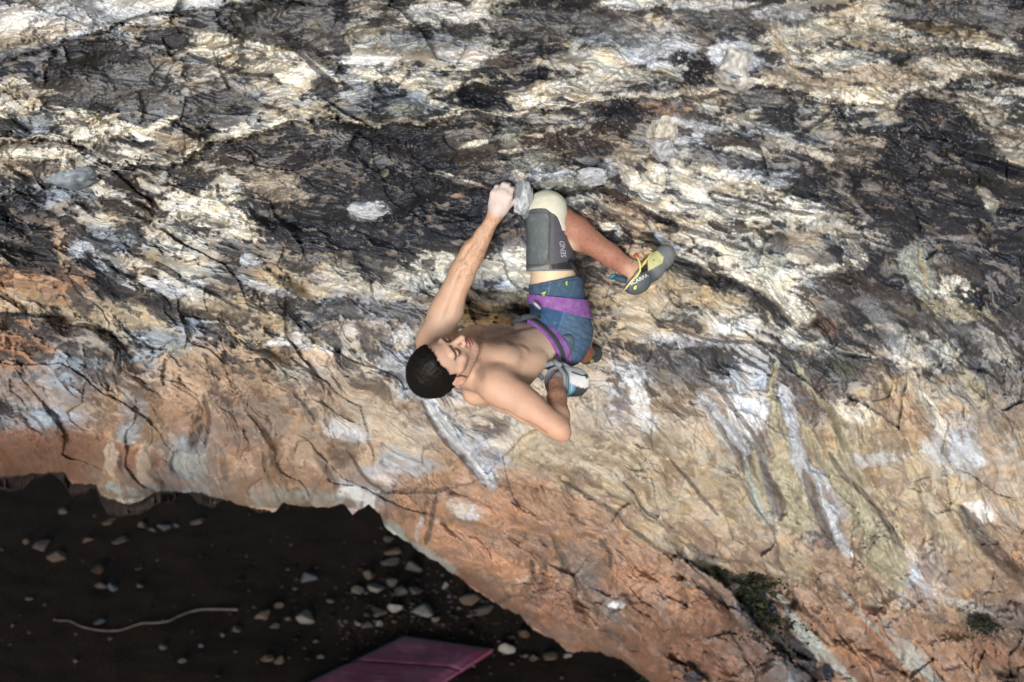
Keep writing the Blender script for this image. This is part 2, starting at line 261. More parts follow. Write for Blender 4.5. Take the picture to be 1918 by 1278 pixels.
# individual patches of the stone: x y rx ry angle key strength edge-roughness relief(cm)
PATCH = """
130 28 190 42 -8 W 1 .3 0;350 8 110 20 -10 W 1 .3 0;60 72 90 16 -14 p .7 .5 0;40 95 60 14 -14 g .6 .6 0;120 20 60 18 0 w .7 .8 0
250 120 190 50 -12 g .9 .5 1;120 120 150 35 -8 k .7 .7 0;330 170 200 45 0 g .8 .6 0;560 55 140 40 5 g .7 .7 0;330 75 160 22 -20 k .7 .6 0
470 105 120 26 14 C 1 .5 3;560 140 90 22 18 C .9 .7 2;590 100 80 12 32 k .9 .3 -2;610 165 30 18 20 k .9 .5 -2
30 165 45 14 10 C .9 .6 2;95 172 18 7 -10 C 1 .4 2;20 205 45 18 6 C .9 .5 2;160 235 60 30 20 C 1 .5 3;60 235 40 22 0 b .8 .6 0
250 245 45 12 20 C 1 .5 2;300 235 35 8 -30 C 1 .5 2;205 222 20 7 -25 C 1 .4 2;255 262 40 12 10 k .8 .5 -1;220 282 60 14 12 c .9 .5 2
450 250 90 13 -16 C 1 .6 3;530 225 60 12 -20 C .9 .6 3;390 210 60 30 10 g .8 .5 1;420 235 40 14 -25 k .9 .5 -1;330 268 50 14 25 p .8 .5 1
70 290 70 12 0 C .9 .6 2;60 315 80 18 8 p .8 .7 2;100 262 120 8 8 k .9 .4 -2;210 295 90 9 18 k .9 .4 -3
270 380 130 60 10 n .7 .8 0;60 390 100 40 0 k .6 .8 0;440 310 120 26 -6 n .95 .5 -3;650 330 180 60 8 k .6 .8 -3
205 360 40 14 30 C .9 .6 2;245 385 60 9 35 c .8 .7 1;390 390 80 36 12 C .95 .8 2;430 420 70 22 12 C .8 .8 1;180 415 40 20 20 c .7 .7 1
200 450 60 26 5 b .8 .8 1;165 470 40 18 10 w .8 .6 1;510 350 60 30 10 p .55 .9 0;330 445 60 30 20 c .6 .8 0
690 395 42 18 -4 w .9 .5 3;700 440 150 46 0 k .8 .7 -2;580 440 90 26 8 k .7 .7 -2;830 400 110 50 0 k .75 .7 -3;770 270 110 36 20 k .9 .4 -3;700 250 90 14 10 k .9 .3 -4
700 110 60 40 -10 W .9 .6 2;760 30 90 24 10 c .7 .8 1;830 30 90 24 0 W .8 .7 1;905 10 26 16 0 C 1 .3 2;880 105 60 19 0 W 1 .3 4;710 70 60 30 20 c .8 .7 1
810 75 110 18 0 b .7 .8 0;1000 60 120 20 5 g .6 .8 0;770 150 110 18 8 C .8 .7 2;720 185 80 24 10 b .6 .7 1;850 155 50 12 -40 C .8 .6 2;760 205 36 16 0 s .8 .4 2
900 185 55 20 12 k .95 .4 -2;950 195 60 14 -4 k .8 .5 -1;985 130 60 26 8 k .9 .6 -2;940 120 30 18 0 e .8 .6 0;1060 130 36 20 20 n .8 .6 -1
1060 165 100 14 -14 C .9 .6 2;1000 190 60 10 5 C .9 .5 2;1150 150 130 16 -8 c .8 .7 1;1110 105 90 16 -5 c .7 .7 1;970 195 12 9 0 C 1 .3 2;990 195 14 8 0 C 1 .3 2
1230 95 60 26 -5 w .8 .7 1;1170 75 90 16 0 b .7 .8 0;1100 40 160 20 6 g .8 .7 0;1210 25 110 14 0 e .7 .7 0;1180 8 60 12 0 W .9 .5 2
1290 120 38 26 10 k .95 .5 -2;1375 112 46 34 20 w .9 .5 0;1390 30 140 26 2 g .8 .6 0;1330 8 90 10 0 W .7 .7 0;1470 22 60 16 -5 w .8 .6 1
1560 60 120 26 -6 C 1 .5 3;1480 80 70 24 0 c .95 .5 2;1540 110 110 20 4 C 1 .5 2;1640 60 100 22 10 C .9 .6 2;1700 78 120 16 8 c .9 .6 2;1850 90 70 16 8 C 1 .5 3;1780 60 80 14 12 y .6 .7 1
1470 100 50 8 60 y .8 .5 0;1590 50 50 14 40 y .7 .6 0;1650 90 90 6 8 y .8 .5 0;1820 30 160 18 3 g .9 .5 0;1830 102 110 10 5 k .95 .4 -2;1740 112 60 5 -8 k .6 .4 -1
1620 185 80 20 8 C .95 .5 3;1680 140 120 22 -4 p .85 .5 2;1750 160 24 10 -30 C 1 .4 3;1500 150 90 18 8 p .8 .6 1;1800 125 110 14 6 c .9 .6 2;1590 118 90 9 -10 b .7 .6 0
1560 230 80 7 -50 k .6 .5 0;1560 212 8 8 40 C 1 .4 2;1600 225 70 16 40 k .9 .5 -2;1650 240 120 34 10 k .8 .7 -1;1780 180 100 28 -15 k .9 .6 -3;1850 210 60 28 40 c .7 .8 2
1760 290 150 40 15 k .6 .8 -1;1600 290 60 30 -5 p .6 .8 1;1850 300 120 8 16 k 1 .3 -7;1890 320 70 12 18 k 1 .3 -9;1890 270 40 30 0 p .6 .9 1;1700 370 150 50 10 k .55 .9 0
1140 215 130 15 3 k .95 .5 -3;1240 205 70 8 3 O .6 .9 0;1200 210 60 12 0 k .8 .6 -2;1130 255 100 30 5 n .8 .8 -1;1000 245 90 26 12 n .85 .7 -2;850 260 110 36 25 k .85 .5 -3
880 290 90 26 30 e .7 .7 1;1000 300 50 24 0 s .7 .7 2;960 245 26 22 -60 s .6 .8 1;890 272 24 6 -15 C .9 .5 2;960 282 24 5 -5 C .8 .5 2;1100 240 90 12 20 n .8 .6 0;1040 285 60 26 15 n .6 .8 0
1140 320 26 18 0 w .6 .6 0;1030 335 50 18 8 w .9 .6 2;972 330 18 14 40 C 1 .5 3;1180 333 26 14 20 C 1 .7 3;1225 340 24 24 -30 C 1 .7 3;1170 300 24 30 -30 p .6 .8 0;1080 345 90 14 0 s .8 .6 1
880 343 30 6 15 C .9 .5 2;835 327 20 5 10 C .9 .4 2;720 325 8 7 -20 C .9 .4 1;860 365 12 5 0 t .8 .5 1;940 335 40 14 0 g .8 .6 1
1270 225 40 40 -30 g .8 .7 1;1300 245 70 24 0 w .7 .7 2;1390 225 50 12 -25 c .8 .6 1;1440 245 50 14 15 w .8 .6 1;1400 180 90 20 10 g .8 .7 0;1310 175 40 14 5 p .8 .5 1
1340 260 120 14 12 e .7 .7 0;1400 285 50 9 5 c .9 .6 1;1490 275 60 12 18 c .7 .8 1;1350 300 90 12 8 g .7 .8 0;1500 310 60 12 20 e .7 .7 0;1330 325 80 12 12 c .6 .8 1
1380 345 80 18 14 C .95 .8 2;1290 345 60 14 10 c .8 .8 1;1470 370 70 12 18 C .95 .7 2;1440 330 60 14 6 w .8 .7 1;1500 390 60 9 12 C .8 .8 2;1400 385 120 16 12 C .8 .8 1;1360 420 90 16 20 C .85 .8 2
1550 420 60 24 10 c .6 .9 1;1600 370 40 12 30 c .6 .7 1;1570 340 80 30 10 k .6 .8 0;1820 400 120 40 10 k .5 .9 0;1850 370 30 14 50 c .7 .7 1
1180 385 70 12 28 t .8 .7 0;1230 405 90 10 26 n .8 .6 -1;1150 365 50 9 20 n .9 .5 -3;1300 430 70 9 22 n .7 .6 -1;1150 420 80 22 28 n .8 .6 0;1210 455 40 22 28 k .95 .5 -3
1140 425 22 8 10 C 1 .5 1;1158 438 8 6 -20 W 1 .3 2;1330 440 110 11 26 C .95 .7 2;1420 500 90 22 28 C 1 .6 3;1480 570 60 22 32 C 1 .5 4;1370 470 100 14 28 C .9 .7 2;1500 590 30 16 40 C 1 .5 3
1260 470 60 22 26 n .8 .6 -1;1320 510 80 12 22 k .95 .4 -3;1400 545 70 8 30 k .9 .4 -3;1540 610 30 14 30 r .6 .7 -3;1530 620 40 22 30 n .8 .7 -3;1300 485 40 7 25 C .7 .5 1;1250 455 30 8 30 w .8 .5 1
1420 480 60 26 30 s .6 .7 0;1470 460 60 20 10 g .8 .8 0;1590 440 70 16 10 c .7 .9 1;1600 480 30 22 60 C .8 .8 1;1500 445 40 16 -10 y .6 .7 0;1530 510 60 12 -5 C .8 .8 1
1640 500 90 40 20 k .85 .6 -1;1720 500 28 60 -20 s .85 .5 3;1730 500 6 40 -15 G .9 .5 2;1590 530 60 22 10 n .8 .7 0;1700 560 70 10 25 n .95 .4 -4;1790 540 36 22 20 C .8 .8 2;1840 560 60 28 15 k .95 .5 -2
1650 600 22 60 -30 g .9 .5 2;1620 610 14 50 -35 k .8 .5 -2;1680 640 20 30 -40 b .7 .6 1;1780 580 60 20 10 G .6 .8 1;1880 490 60 60 10 k .8 .6 -3;1730 660 60 30 10 c .7 .7 1;1860 650 50 26 25 c .7 .8 1
1680 620 60 9 10 c .7 .7 1;1560 655 90 7 14 c .9 .6 1;1600 668 80 6 16 k .9 .4 -2;1440 625 60 8 24 k .7 .6 -2;1800 620 120 16 22 g .6 .8 0;1660 690 30 14 30 e .6 .8 0;1585 690 36 18 20 m .5 .8 0
1380 610 50 14 -6 W .9 .6 1;1300 640 110 12 4 w .6 .8 0;1450 650 120 8 14 e .7 .7 -1;1300 590 130 14 6 c .7 .7 0;1200 560 110 22 6 y .7 .6 1;1330 560 110 18 14 y .8 .6 1;1250 520 60 14 16 y .8 .6 1;1420 600 60 16 26 c .9 .6 1
820 495 60 26 -10 C .85 .8 2;760 520 70 18 0 c .6 .8 0;940 500 60 26 -10 C .8 .8 2;930 560 60 22 0 y .7 .7 1;700 545 60 9 15 C .7 .8 1;660 530 90 18 10 c .6 .8 0;650 500 110 12 10 g .6 .7 0
700 585 120 14 4 g .8 .7 -1;600 560 90 14 8 k .6 .7 0;540 540 60 14 12 y .8 .7 0;540 635 38 12 -10 W .95 .4 1;590 600 100 10 8 k .5 .7 -1;420 575 90 22 8 y .8 .7 1;330 540 60 20 5 w .8 .7 0
60 520 110 26 4 O .7 .7 1;120 590 120 16 8 y .7 .7 1;30 645 70 18 5 O .8 .6 1;250 600 70 16 14 y .6 .7 0;180 520 60 16 40 k .9 .6 -2;150 570 30 12 60 k .7 .6 -2;220 520 50 9 30 w .9 .5 1;80 500 100 9 12 k .8 .6 -1;60 590 60 4 5 k .9 .4 -1
255 689 34 9 -5 k 1 .25 -9;310 570 50 14 12 k .7 .7 -1;240 560 50 12 14 k .7 .7 -1;110 625 40 22 30 k .7 .7 -1;390 590 60 10 6 n .8 .7 -1;220 640 60 14 10 k .6 .7 -1;300 635 60 14 10 b .8 .6 0;330 660 30 16 0 s .8 .5 1;470 590 70 10 16 k .6 .7 0
160 680 60 10 6 b .7 .7 0;80 700 90 12 0 g .5 .7 0;620 690 110 26 5 p .7 .7 1;560 670 90 16 10 t .7 .7 0;420 700 120 30 10 t .8 .7 1;700 620 110 20 5 p .6 .7 0
80 780 26 26 -50 b 1 .4 3;60 760 40 8 25 k .9 .4 -2;250 770 26 40 20 g .6 .7 0;240 810 24 20 0 b .6 .7 1;370 800 14 50 12 n .8 .6 -2;350 770 60 40 0 o .8 .7 1;430 760 60 14 30 k .5 .7 -1;560 760 50 8 35 g .8 .5 0
300 720 120 20 20 t .7 .8 0;150 840 160 26 10 r .9 .6 1;60 870 120 20 5 r .9 .6 1;470 790 60 50 20 d .5 .8 0;650 810 40 18 10 w .7 .7 0;560 710 40 26 10 s .5 .8 0;430 870 60 16 10 o .7 .7 1
330 870 8 28 10 k 1 .3 -6;230 870 5 24 -8 k .9 .4 -4;420 880 6 34 -8 n .9 .4 -4;500 880 6 40 -12 n .9 .4 -4;210 860 14 34 0 p .6 .7 2;270 860 12 34 0 p .6 .7 2;380 870 16 30 0 s .7 .6 2;350 868 22 22 0 s .8 .6 2;460 880 20 30 -6 t .8 .6 2
230 920 36 16 10 s .9 .5 1;330 905 60 8 4 o .8 .6 0;500 930 36 18 0 s .8 .5 1;600 930 60 14 0 s .7 .6 1;670 925 36 12 0 W .9 .4 2;690 940 10 20 0 W .9 .4 2;580 900 60 16 20 o .8 .6 1;660 890 60 12 25 t .8 .6 0
150 905 36 10 -8 r .8 .5 0;560 850 60 30 20 t .8 .6 1;640 850 26 30 -20 n .5 .7 -1;610 880 8 40 -30 n .8 .5 -2;760 870 50 20 10 b .6 .7 0;780 820 30 26 40 p .7 .7 0
750 670 44 60 -20 w .8 .6 1;740 640 40 16 0 c .6 .7 0;770 720 24 30 -20 b .7 .6 0;830 790 14 60 -34 W .95 .35 3;880 850 18 50 -36 w .95 .35 3;915 895 14 26 -20 s .95 .4 3;815 770 6 50 -32 n .8 .4 -3;860 850 6 50 -32 n .8 .4 -3
920 800 36 22 20 n .6 .8 -1;950 830 30 26 0 p .6 .7 0;990 850 40 26 0 y .6 .7 0;880 960 30 14 12 w .95 .6 1;860 950 20 14 30 p .8 .6 0;770 960 60 26 10 O .7 .7 2;800 950 6 34 12 n .8 .4 -3;785 990 6 26 14 w .8 .4 1;740 1000 30 16 40 s .8 .6 0;780 1030 40 14 35 s .8 .6 0
950 970 60 30 20 O .8 .7 2;900 1040 110 30 20 O .9 .6 2;980 1080 90 30 30 O .8 .7 2;850 1000 60 16 10 O .7 .7 1;1040 940 110 26 16 o .8 .7 1;1080 1000 60 26 30 o .7 .7 1;1000 1010 50 8 20 n .8 .5 -2;1110 1010 40 8 24 n .8 .5 -2
1015 1075 6 34 14 n .9 .4 -4;1000 1110 22 26 10 n .5 .7 -1;1090 1060 40 46 -20 d .6 .7 -1;1150 1000 6 60 -12 d .6 .6 -1;1130 1120 14 90 -38 d .8 .6 -3;1060 1140 60 30 40 r .7 .7 1;1170 1200 60 30 40 r .8 .7 1;1190 1090 50 26 34 O .9 .7 2
860 1090 60 8 30 k .5 .5 -2;900 1100 80 14 30 r .8 .6 -1;820 1050 40 10 35 s .7 .6 0;1250 1180 90 30 38 r .8 .7 2;1280 1120 60 26 30 O .8 .7 2;1340 1160 60 30 40 r .9 .6 2;1250 1250 110 22 20 r .8 .6 1;1330 1240 80 20 36 r .8 .6 1
1200 960 90 14 34 y .8 .7 1;1300 940 120 40 10 y .6 .7 0;1180 890 90 40 10 y .7 .7 0;1240 800 90 60 10 p .6 .8 0;1200 760 18 60 -14 W .7 .8 0;1180 700 40 20 20 w .6 .8 0;1090 860 90 30 20 p .6 .8 0;1100 780 30 60 10 p .6 .8 0
1345 800 9 80 -38 w .8 .5 1;1380 830 9 70 -36 e .7 .5 -3;1310 730 50 8 36 e .8 .5 -3;1400 780 30 40 -40 W .8 .6 2;1330 720 70 10 30 g .6 .7 0;1410 920 10 60 -16 s .8 .5 -2;1425 900 6 60 -16 G .9 .4 2;1437 910 12 60 -10 g .9 .4 -2
1445 710 8 40 8 G .9 .5 3;1450 780 10 50 -4 G .95 .5 3;1500 800 8 60 -24 G .9 .5 3;1540 860 8 60 -24 G .9 .5 3;1570 900 14 60 -16 G .9 .5 3;1480 930 26 60 -8 G .8 .5 3;1500 970 30 26 -10 G .8 .5 3;1470 770 8 50 -20 w .9 .5 1;1495 860 14 60 -20 w .7 .5 0
1530 920 8 70 -14 e .8 .5 -3;1552 960 8 70 -18 W .9 .4 3;1580 1020 10 40 -26 W .9 .4 3;1600 880 9 70 -24 e .8 .5 -3;1620 960 24 70 -22 G .95 .4 4;1650 1040 36 40 -30 G .95 .4 4;1680 1080 22 24 -30 G .9 .4 4;1620 940 7 60 -26 e .7 .5 -2;1670 1000 7 60 -30 e .8 .4 -3
1595 1000 20 36 -20 t .8 .6 -1;1540 1015 60 14 14 n .6 .7 -2;1700 1090 24 12 -10 w .95 .4 2;1630 800 90 40 10 y .7 .7 2;1690 790 60 50 0 O .3 .8 1;1600 770 40 22 20 C .7 .7 2;1760 800 9 36 -26 C .9 .5 2;1740 760 12 40 -26 s .6 .6 0
1780 850 60 26 10 w .7 .8 1;1700 870 60 30 10 y .7 .7 1;1650 860 60 12 -10 w .6 .7 0;1740 950 110 50 10 y .8 .7 2;1840 960 30 20 20 W .7 .6 1;1830 1000 14 60 -36 n .7 .5 -3;1850 850 10 110 -10 t .7 .6 -1;1880 1060 12 60 -40 n .6 .5 -3
1870 750 60 60 10 d .5 .8 0;1820 720 16 60 -30 G .6 .6 1;1780 720 90 14 20 n .6 .8 -1;1580 1060 110 22 20 t .8 .7 0;1480 1060 40 30 10 G .5 .7 0;1560 1100 70 16 26 n .4 .8 0;1600 1080 90 12 24 n .5 .7 -1
1345 1075 14 36 -50 m .8 .6 -3;1400 1090 22 14 20 m .9 .6 -4;1425 1140 26 60 -38 k 1 .4 -16;1490 1210 14 60 -40 k .8 .5 -12;1540 1265 26 22 -30 k 1 .4 -12;1500 1180 14 60 -36 s .8 .6 0;1840 1165 30 22 30 k .95 .5 -8;1790 1150 40 26 20 e .5 .8 0;1820 1135 40 10 20 c .5 .7 0
1700 1220 12 110 -44 s .7 .6 -1;1640 1180 18 70 -38 O .8 .6 3;1600 1230 60 16 40 O .7 .7 2;1780 1200 90 30 20 o .7 .7 1;1860 1220 60 30 20 r .7 .7 1;1300 1270 20 10 0 k .9 .5 -4;1290 1252 40 14 10 n .7 .6 -2;1900 1270 40 20 10 n .8 .6 -2
1240 1010 90 22 30 y .7 .7 1;1160 1130 20 9 -10 W .8 .6 1;1350 1010 120 20 16 t .7 .7 0;1250 1060 110 16 22 o .7 .7 0;1420 1200 60 60 -40 n .3 .9 0
60 740 90 20 6 o .45 .8 0;620 740 90 30 10 t .55 .8 0;700 780 60 30 10 p .6 .8 0;880 770 60 24 10 p .6 .7 0;640 640 130 12 5 y .5 .7 0"""

RIBS = """G 4 3 3 .3|1446,679 1456,699 1440,723 1450,746 1461,766 1463,787 1473,817 1480,857
G 12 30 2.5 .3|1455,850 1472,900 1486,950 1500,985
G 5 9 3 .3|1490,679 1507,709 1530,743 1557,770 1577,800 1584,834 1588,857
G 8 40 3.5 .35|1574,850 1598,890 1606,927 1618,957 1640,1000
G 36 12 3 .35|1640,1000 1660,1041 1678,1075 1694,1104
e 5 6 -4 .3|1553,850 1580,893 1620,924 1646,960 1673,1000 1693,1027
w 7 9 3 .3|1512,867 1532,900 1543,934 1556,977 1573,1010 1588,1033
w 9 10 2 .4|1466,726 1480,766 1487,810 1497,857 1508,880
e 8 8 -4 .3|1505,880 1514,910 1527,944 1540,984 1556,1012
s 4 5 -2 .3|1392,850 1402,890 1415,937 1432,964 1449,984
G 5 5 2 .3|1408,850 1422,883 1429,924 1442,960
e 6 10 -3 .4|1425,865 1445,900 1459,934 1462,972
e 5 6 -3 .4|1285,716 1328,760 1355,810 1386,857 1395,890
w 5 7 2 .4|1305,733 1345,776 1372,810 1399,850
e 4 5 -3 .4|1291,696 1345,719 1369,760 1406,807 1433,847
n 4 5 -3 .3|790,752 806,788 830,826 864,858 893,888 908,912
w 9 14 3 .25|803,752 822,785 850,820 884,850 908,880 922,908
W 3 4 4 .2|797,752 814,786 838,820 872,850 900,880 915,906
C 4 4 2 .3|1725,733 1749,760 1762,787 1769,807
n 7 8 -3 .5|1800,950 1830,977 1857,1011 1881,1044 1914,1078
k 4 5 -3 .4|1200,395 1280,428 1400,470
k 6 6 -4 .3|1278,511 1328,529 1379,538 1429,571 1480,608
k 3 11 -9 .3|1803,299 1850,303 1884,313 1918,326 1980,345
k 4 5 -3 .4|545,84 572,111 606,141 633,161
k 4 4 -3 .4|353,101 404,121 454,141 505,141 525,158
n 3 3 -2 .4|0,120 60,100 100,90 170,68 200,62 225,40 300,22 330,26 410,18
n 4 5 -3 .4|819,930 810,977 797,1017
e 5 9 -5 .5|1035,1007 1058,1057 1085,1098 1125,1145 1142,1185 1176,1218
n 4 5 -4 .4|995,1050 999,1068 1003,1085
n 4 4 -2 .4|1122,1010 1142,1037 1142,1067
n 4 4 -2 .5|1052,900 1089,917 1136,950 1183,990 1229,1031 1276,1047
n 4 4 -3 .4|654,850 674,883 694,907 714,917
n 3 3 -3 .4|712,925 760,922 810,926 835,915
k 9 18 -13 .4|1335,1062 1380,1095 1400,1145 1440,1190 1480,1240 1560,1300
s 5 9 1 .5|1450,1105 1490,1165 1545,1225 1600,1275
s 5 6 -3 .5|1573,1101 1613,1151 1646,1185 1673,1215 1693,1238 1747,1275
k 5 5 -4 .4|768,283 802,313 842,333 919,360
k 3 4 -3 .5|1560,205 1545,222 1520,240 1500,252
C 9 13 2.5 .5|1300,470 1370,500 1430,540 1480,575 1515,600
C 7 9 2 .5|1290,395 1360,405 1440,410 1520,395
k 3 4 -3 .5|1340,360 1400,375 1450,392 1520,400
k 3 5 -4 .5|1695,520 1712,560 1722,585
n 3 4 -2 .5|1255,860 1290,900 1320,935 1345,965
o 3 4 -1 .5|1640,810 1700,806 1740,818
n 3 3 -2 .5|1230,600 1330,640 1420,640 1500,662
n 3 4 -2 .5|380,740 395,790 385,840
n 3 4 -2 .5|545,735 570,760 590,790
e 3 4 -2 .5|30,760 75,790 95,830
k 4 4 -2 .5|0,498 60,505 120,520 160,548
c 5 6 1.5 .5|230,480 290,500 350,545 400,560
n 4 4 -2 .5|240,470 300,500 350,530 400,550 450,580
w 5 6 1 .5|440,520 500,545 560,555
n 3 4 -2 .5|620,470 680,500 740,520"""
def build_wall():
    xs = np.concatenate([np.arange(-1500, -60, 18), np.arange(-60, 1980, 1.7), np.arange(1980, 3300, 18)]).astype(np.float64)
    ts = np.concatenate([np.linspace(-650, -45, 34)[:-1], [0]])   # first rows above the picture
    nd = 800
    lip = lip_line(xs) + sstep(700, 780, xs) * 12 * fbm(xs / 75, xs * 0 + 1.3, 3, 9) + 5 * fbm(xs / 22, xs * 0 + 3.3, 4, 7) + 2.5 * fbm(xs / 5, xs * 0 + 9.3, 2, 8)
    rows = [np.full_like(xs, v) for v in np.linspace(-650, -45, 34)[:-1]]
    for k in range(nd + 1):
        t = k / nd
        rows.append(-45 + t * (lip + 45))
    PY = np.array(rows); PX = np.broadcast_to(xs, PY.shape).copy()
    PXf, PYf = PX, PY
    x = PX / 100; y = PY / 100
    # domain warp
    wxl = fbm(x * 1.1, y * 1.1, 2, 1) * 16; wyl = fbm(x * 1.1, y * 1.1, 2, 5) * 12
    wxh = fbm(x * 5, y * 5, 3, 2) * 6; wyh = fbm(x * 5, y * 5, 3, 6) * 5
    wx = wxl + wxh; wy = wyl + wyh
    ax_ = wxl / 70 + wxh / 300; ay_ = wyl / 90 + wyh / 340
    X = PX + wx; Y = PY + wy
    # strata directions blended by place
    ang_pts = [(200, 150, 5), (200, 450, 22), (500, 500, 16), (900, 100, 0), (1300, 300, 12), (1700, 100, 6), (1350, 480, 26), (1750, 400, 22), (200, 700, 20), (500, 850, 70), (250, 860, 82), (800, 800, 55), (1200, 760, 50), (1500, 850, 66), (1700, 1000, 55), (1200, 1100, 34), (900, 1000, 20), (1500, 1200, 42), (1850, 800, 60), (1000, 560, 4), (600, 250, 0)]
    fa = np.zeros_like(PX); fw = np.zeros_like(PX)
    for ax, ay, an in ang_pts:
        w = np.exp(-((PX - ax) ** 2 + (PY - ay) ** 2) / (2 * 170.0 ** 2)) + 1e-9
        fa += w * an; fw += w
    ang = fa / fw
    dirs = [0, 20, 42, 66, 88]
    ws = [np.clip(1 - np.abs(ang - a) / 22, 0, 1) for a in dirs]
    tot = sum(ws); ws = [w / np.maximum(tot, 1e-6) for w in ws]
    def aniso(sx, sy, oc, seed, **k):
        r = np.zeros_like(PX)
        for a, w in zip(dirs, ws):
            m = w > 0.001
            r[m] += (w[m] * rotn(x[m] + ax_[m], y[m] + ay_[m], a, sx, sy, oc, seed + a, **k))
        return r
    big = aniso(2.2, 0.8, 3, 20)
    flake = aniso(0.75, 0.24, 4, 40)
    flake2 = aniso(0.30, 0.09, 4, 60)
    ridg = aniso(1.3, 0.35, 2, 80, ridged=True)
    bigs = aniso(2.4, 0.9, 2, 21)
    fl_s = aniso(0.9, 0.30, 2, 41, gain=.35)
    fl2_s = aniso(0.42, 0.14, 2, 61, gain=.35)
    def worley(sx, sy, seed):
        H_ = np.zeros_like(PX); T_ = np.zeros_like(PX); E_ = np.zeros_like(PX)
        for a, w in zip(dirs, ws):
            m = w > .001
            c_, s_ = math.cos(R_(a)), math.sin(R_(a))
            xx = x[m] + ax_[m]; yy = y[m] + ay_[m]
            u = (xx * c_ + yy * s_) / sx + 50; v = (-xx * s_ + yy * c_) / sy + 50
            iu = np.floor(u).astype(int); iv = np.floor(v).astype(int)
            best = np.full(u.shape, 9.); sec = best.copy(); bh = np.zeros_like(u); bt = np.zeros_like(u)
            for du in (-1, 0, 1):
                for dv in (-1, 0, 1):
                    h = _perm[(_perm[(iu + du) & 255] + iv + dv + seed) & 255]; h2 = _perm[h + 7]; h3 = _perm[h + 91]; h4 = _perm[h + 151]
                    ox = u - (iu + du + h / 255.); oy = v - (iv + dv + h2 / 255.)
                    d_ = ox * ox + oy * oy
                    val = (h3 / 255. - .5) + (h4 / 255. - .5) * 1.5 * ox + (h2 / 255. - .3) * 1.7 * oy
                    nb = d_ < best
                    sec = np.where(nb, best, np.minimum(sec, d_)); best = np.where(nb, d_, best)
                    bh = np.where(nb, val, bh); bt = np.where(nb, h4 / 255. - .5, bt)
            H_[m] += w[m] * bh; T_[m] += w[m] * bt; E_[m] += w[m] * (np.sqrt(sec) - np.sqrt(best))
        return H_, T_, E_
    w0, t0, e0 = worley(2.1, 1.0, 33)
    w1, t1, e1 = worley(1.05, .42, 0); w2, t2, e2 = worley(.42, .17, 60); w3, t3, e3 = worley(.17, .085, 130)
    fine = fbm(x * 14, y * 14, 4, 90)
    micro = fbm(x * 40, y * 55, 2, 97)
    cellish = fbm(x * 4.2, y * 5.5, 4, 101, ridged=True)
    # ---------------- colour (the stone's own stains and minerals, with ledge shade painted in)
    light = grid_lookup(LC, X, Y); df = grid_lookup(DF, X, Y); dark = grid_lookup(DARK, X, Y)
    var = fbm(x * 2.6, y * 4.0, 4, 111)
    var2 = fbm(x * 6, y * 9, 4, 117)
    df = df - .07 * sstep(520, 420, PY) - .05
    # hue mixture inside the light stone
    h1 = sstep(.0, .45, var)[..., None]; h2 = sstep(-.05, .5, -var)[..., None]
    warm = light * np.array([1.08, .95, .80]); cool = light * 0.82 * np.array([.84, .97, 1.16]) + .02
    col = light * (1 - h1) + warm * h1; col = col * (1 - .75 * h2) + cool * .75 * h2
    low = sstep(640, 860, PY)[..., None]
    col *= (1 + .30 * var2[..., None])
    thr = .42 * t1 + .40 * t2 + .16 * t3 + flake * .60 + flake2 * .38 + var2 * .28 + fine * .14
    # quantile-like threshold
    sd = thr.std(); q = (df - .5) * 1.8 * sd
    dmask = sstep(-.09, .06, q - thr)[..., None]
    dmul = (0.92 - .45 * low)
    darkc = dark * (1.15 + .9 * np.clip(fine + micro, -1, 1.2))[..., None] + np.clip(flake2 - .1, 0, 1)[..., None] * .16 * np.array([.96, .97, 1.05])
    col = col * (1 - dmask * dmul) + darkc * dmask * dmul
    wet = (dmask[..., 0] * dmul[..., 0])
    relief = -.020 * dmask[..., 0] * (1 - .6 * low[..., 0]) * 1.0
    edge_n = t1 * .35 + t2 * .45 + t3 * .2 + flake * .40 + flake2 * .55 + fine * .45 + micro * .12
    for ent in PATCH.replace('\n', ';').split(';'):
        if not ent.strip(): continue
        f = ent.split()
        cx, cy, rx, ry, an = map(float, f[:5]); key = f[5]; st, er, rl = map(float, f[6:9])
        if min(rx, ry) < 10 and max(rx, ry) > 20 and cy > 600 and cx < 1350: er += .6; st *= .6
        if key in 'kn' and rx > 60: st *= .82
        ext = max(rx, ry) * (1.25 + er) + 12
        c0, c1 = np.searchsorted(xs, [cx - ext, cx + ext]);
        if c1 - c0 < 2: continue
        sl = (slice(None), slice(c0, c1))
        rm = (PY[:, (c0 + c1) // 2] > cy - ext - 40) & (PY[:, (c0 + c1) // 2] < cy + ext + 40)
        ri = np.where(rm)[0]
        if len(ri) == 0: continue
        sl = (slice(ri[0], ri[-1] + 1), slice(c0, c1))
        dx = PX[sl] + wx[sl] * .5 - cx; dy = PY[sl] + wy[sl] * .5 - cy
        c, s = math.cos(R_(an)), math.sin(R_(an))
        u = (dx * c + dy * s) / rx; v = (-dx * s + dy * c) / ry
        r = np.sqrt(u * u + v * v) - edge_n[sl] * er * 1.15
        soft = .10 + .08 * er
        m = (1 - sstep(1 - soft, 1 + soft, r)) * st
        if rx > 30 and er >= .5:
            m = m * (1 - .9 * sstep(.5, .75, thr[sl] / sd)) if key in 'kneg' else m * (1 - .75 * sstep(.95, 1.25, -thr[sl] / sd))
        tone = 1 + .26 * var2[sl] + .16 * fine[sl] + .16 * flake2[sl]
        k = np.array(KEY[key]) * tone[..., None]
        if key in 'kn': k = k * (1 + .5 * np.clip(fine[sl], 0, 1)[..., None]) + (np.clip(flake2[sl] - .28, 0, 1) * .40)[..., None] * np.array([.98, .96, .98])
        if key in 'cCyO': k = k * np.array([1.0, 1 - .03, 1 - .10]) ** np.clip(var[sl] * 3, -1, 1.6)[..., None]
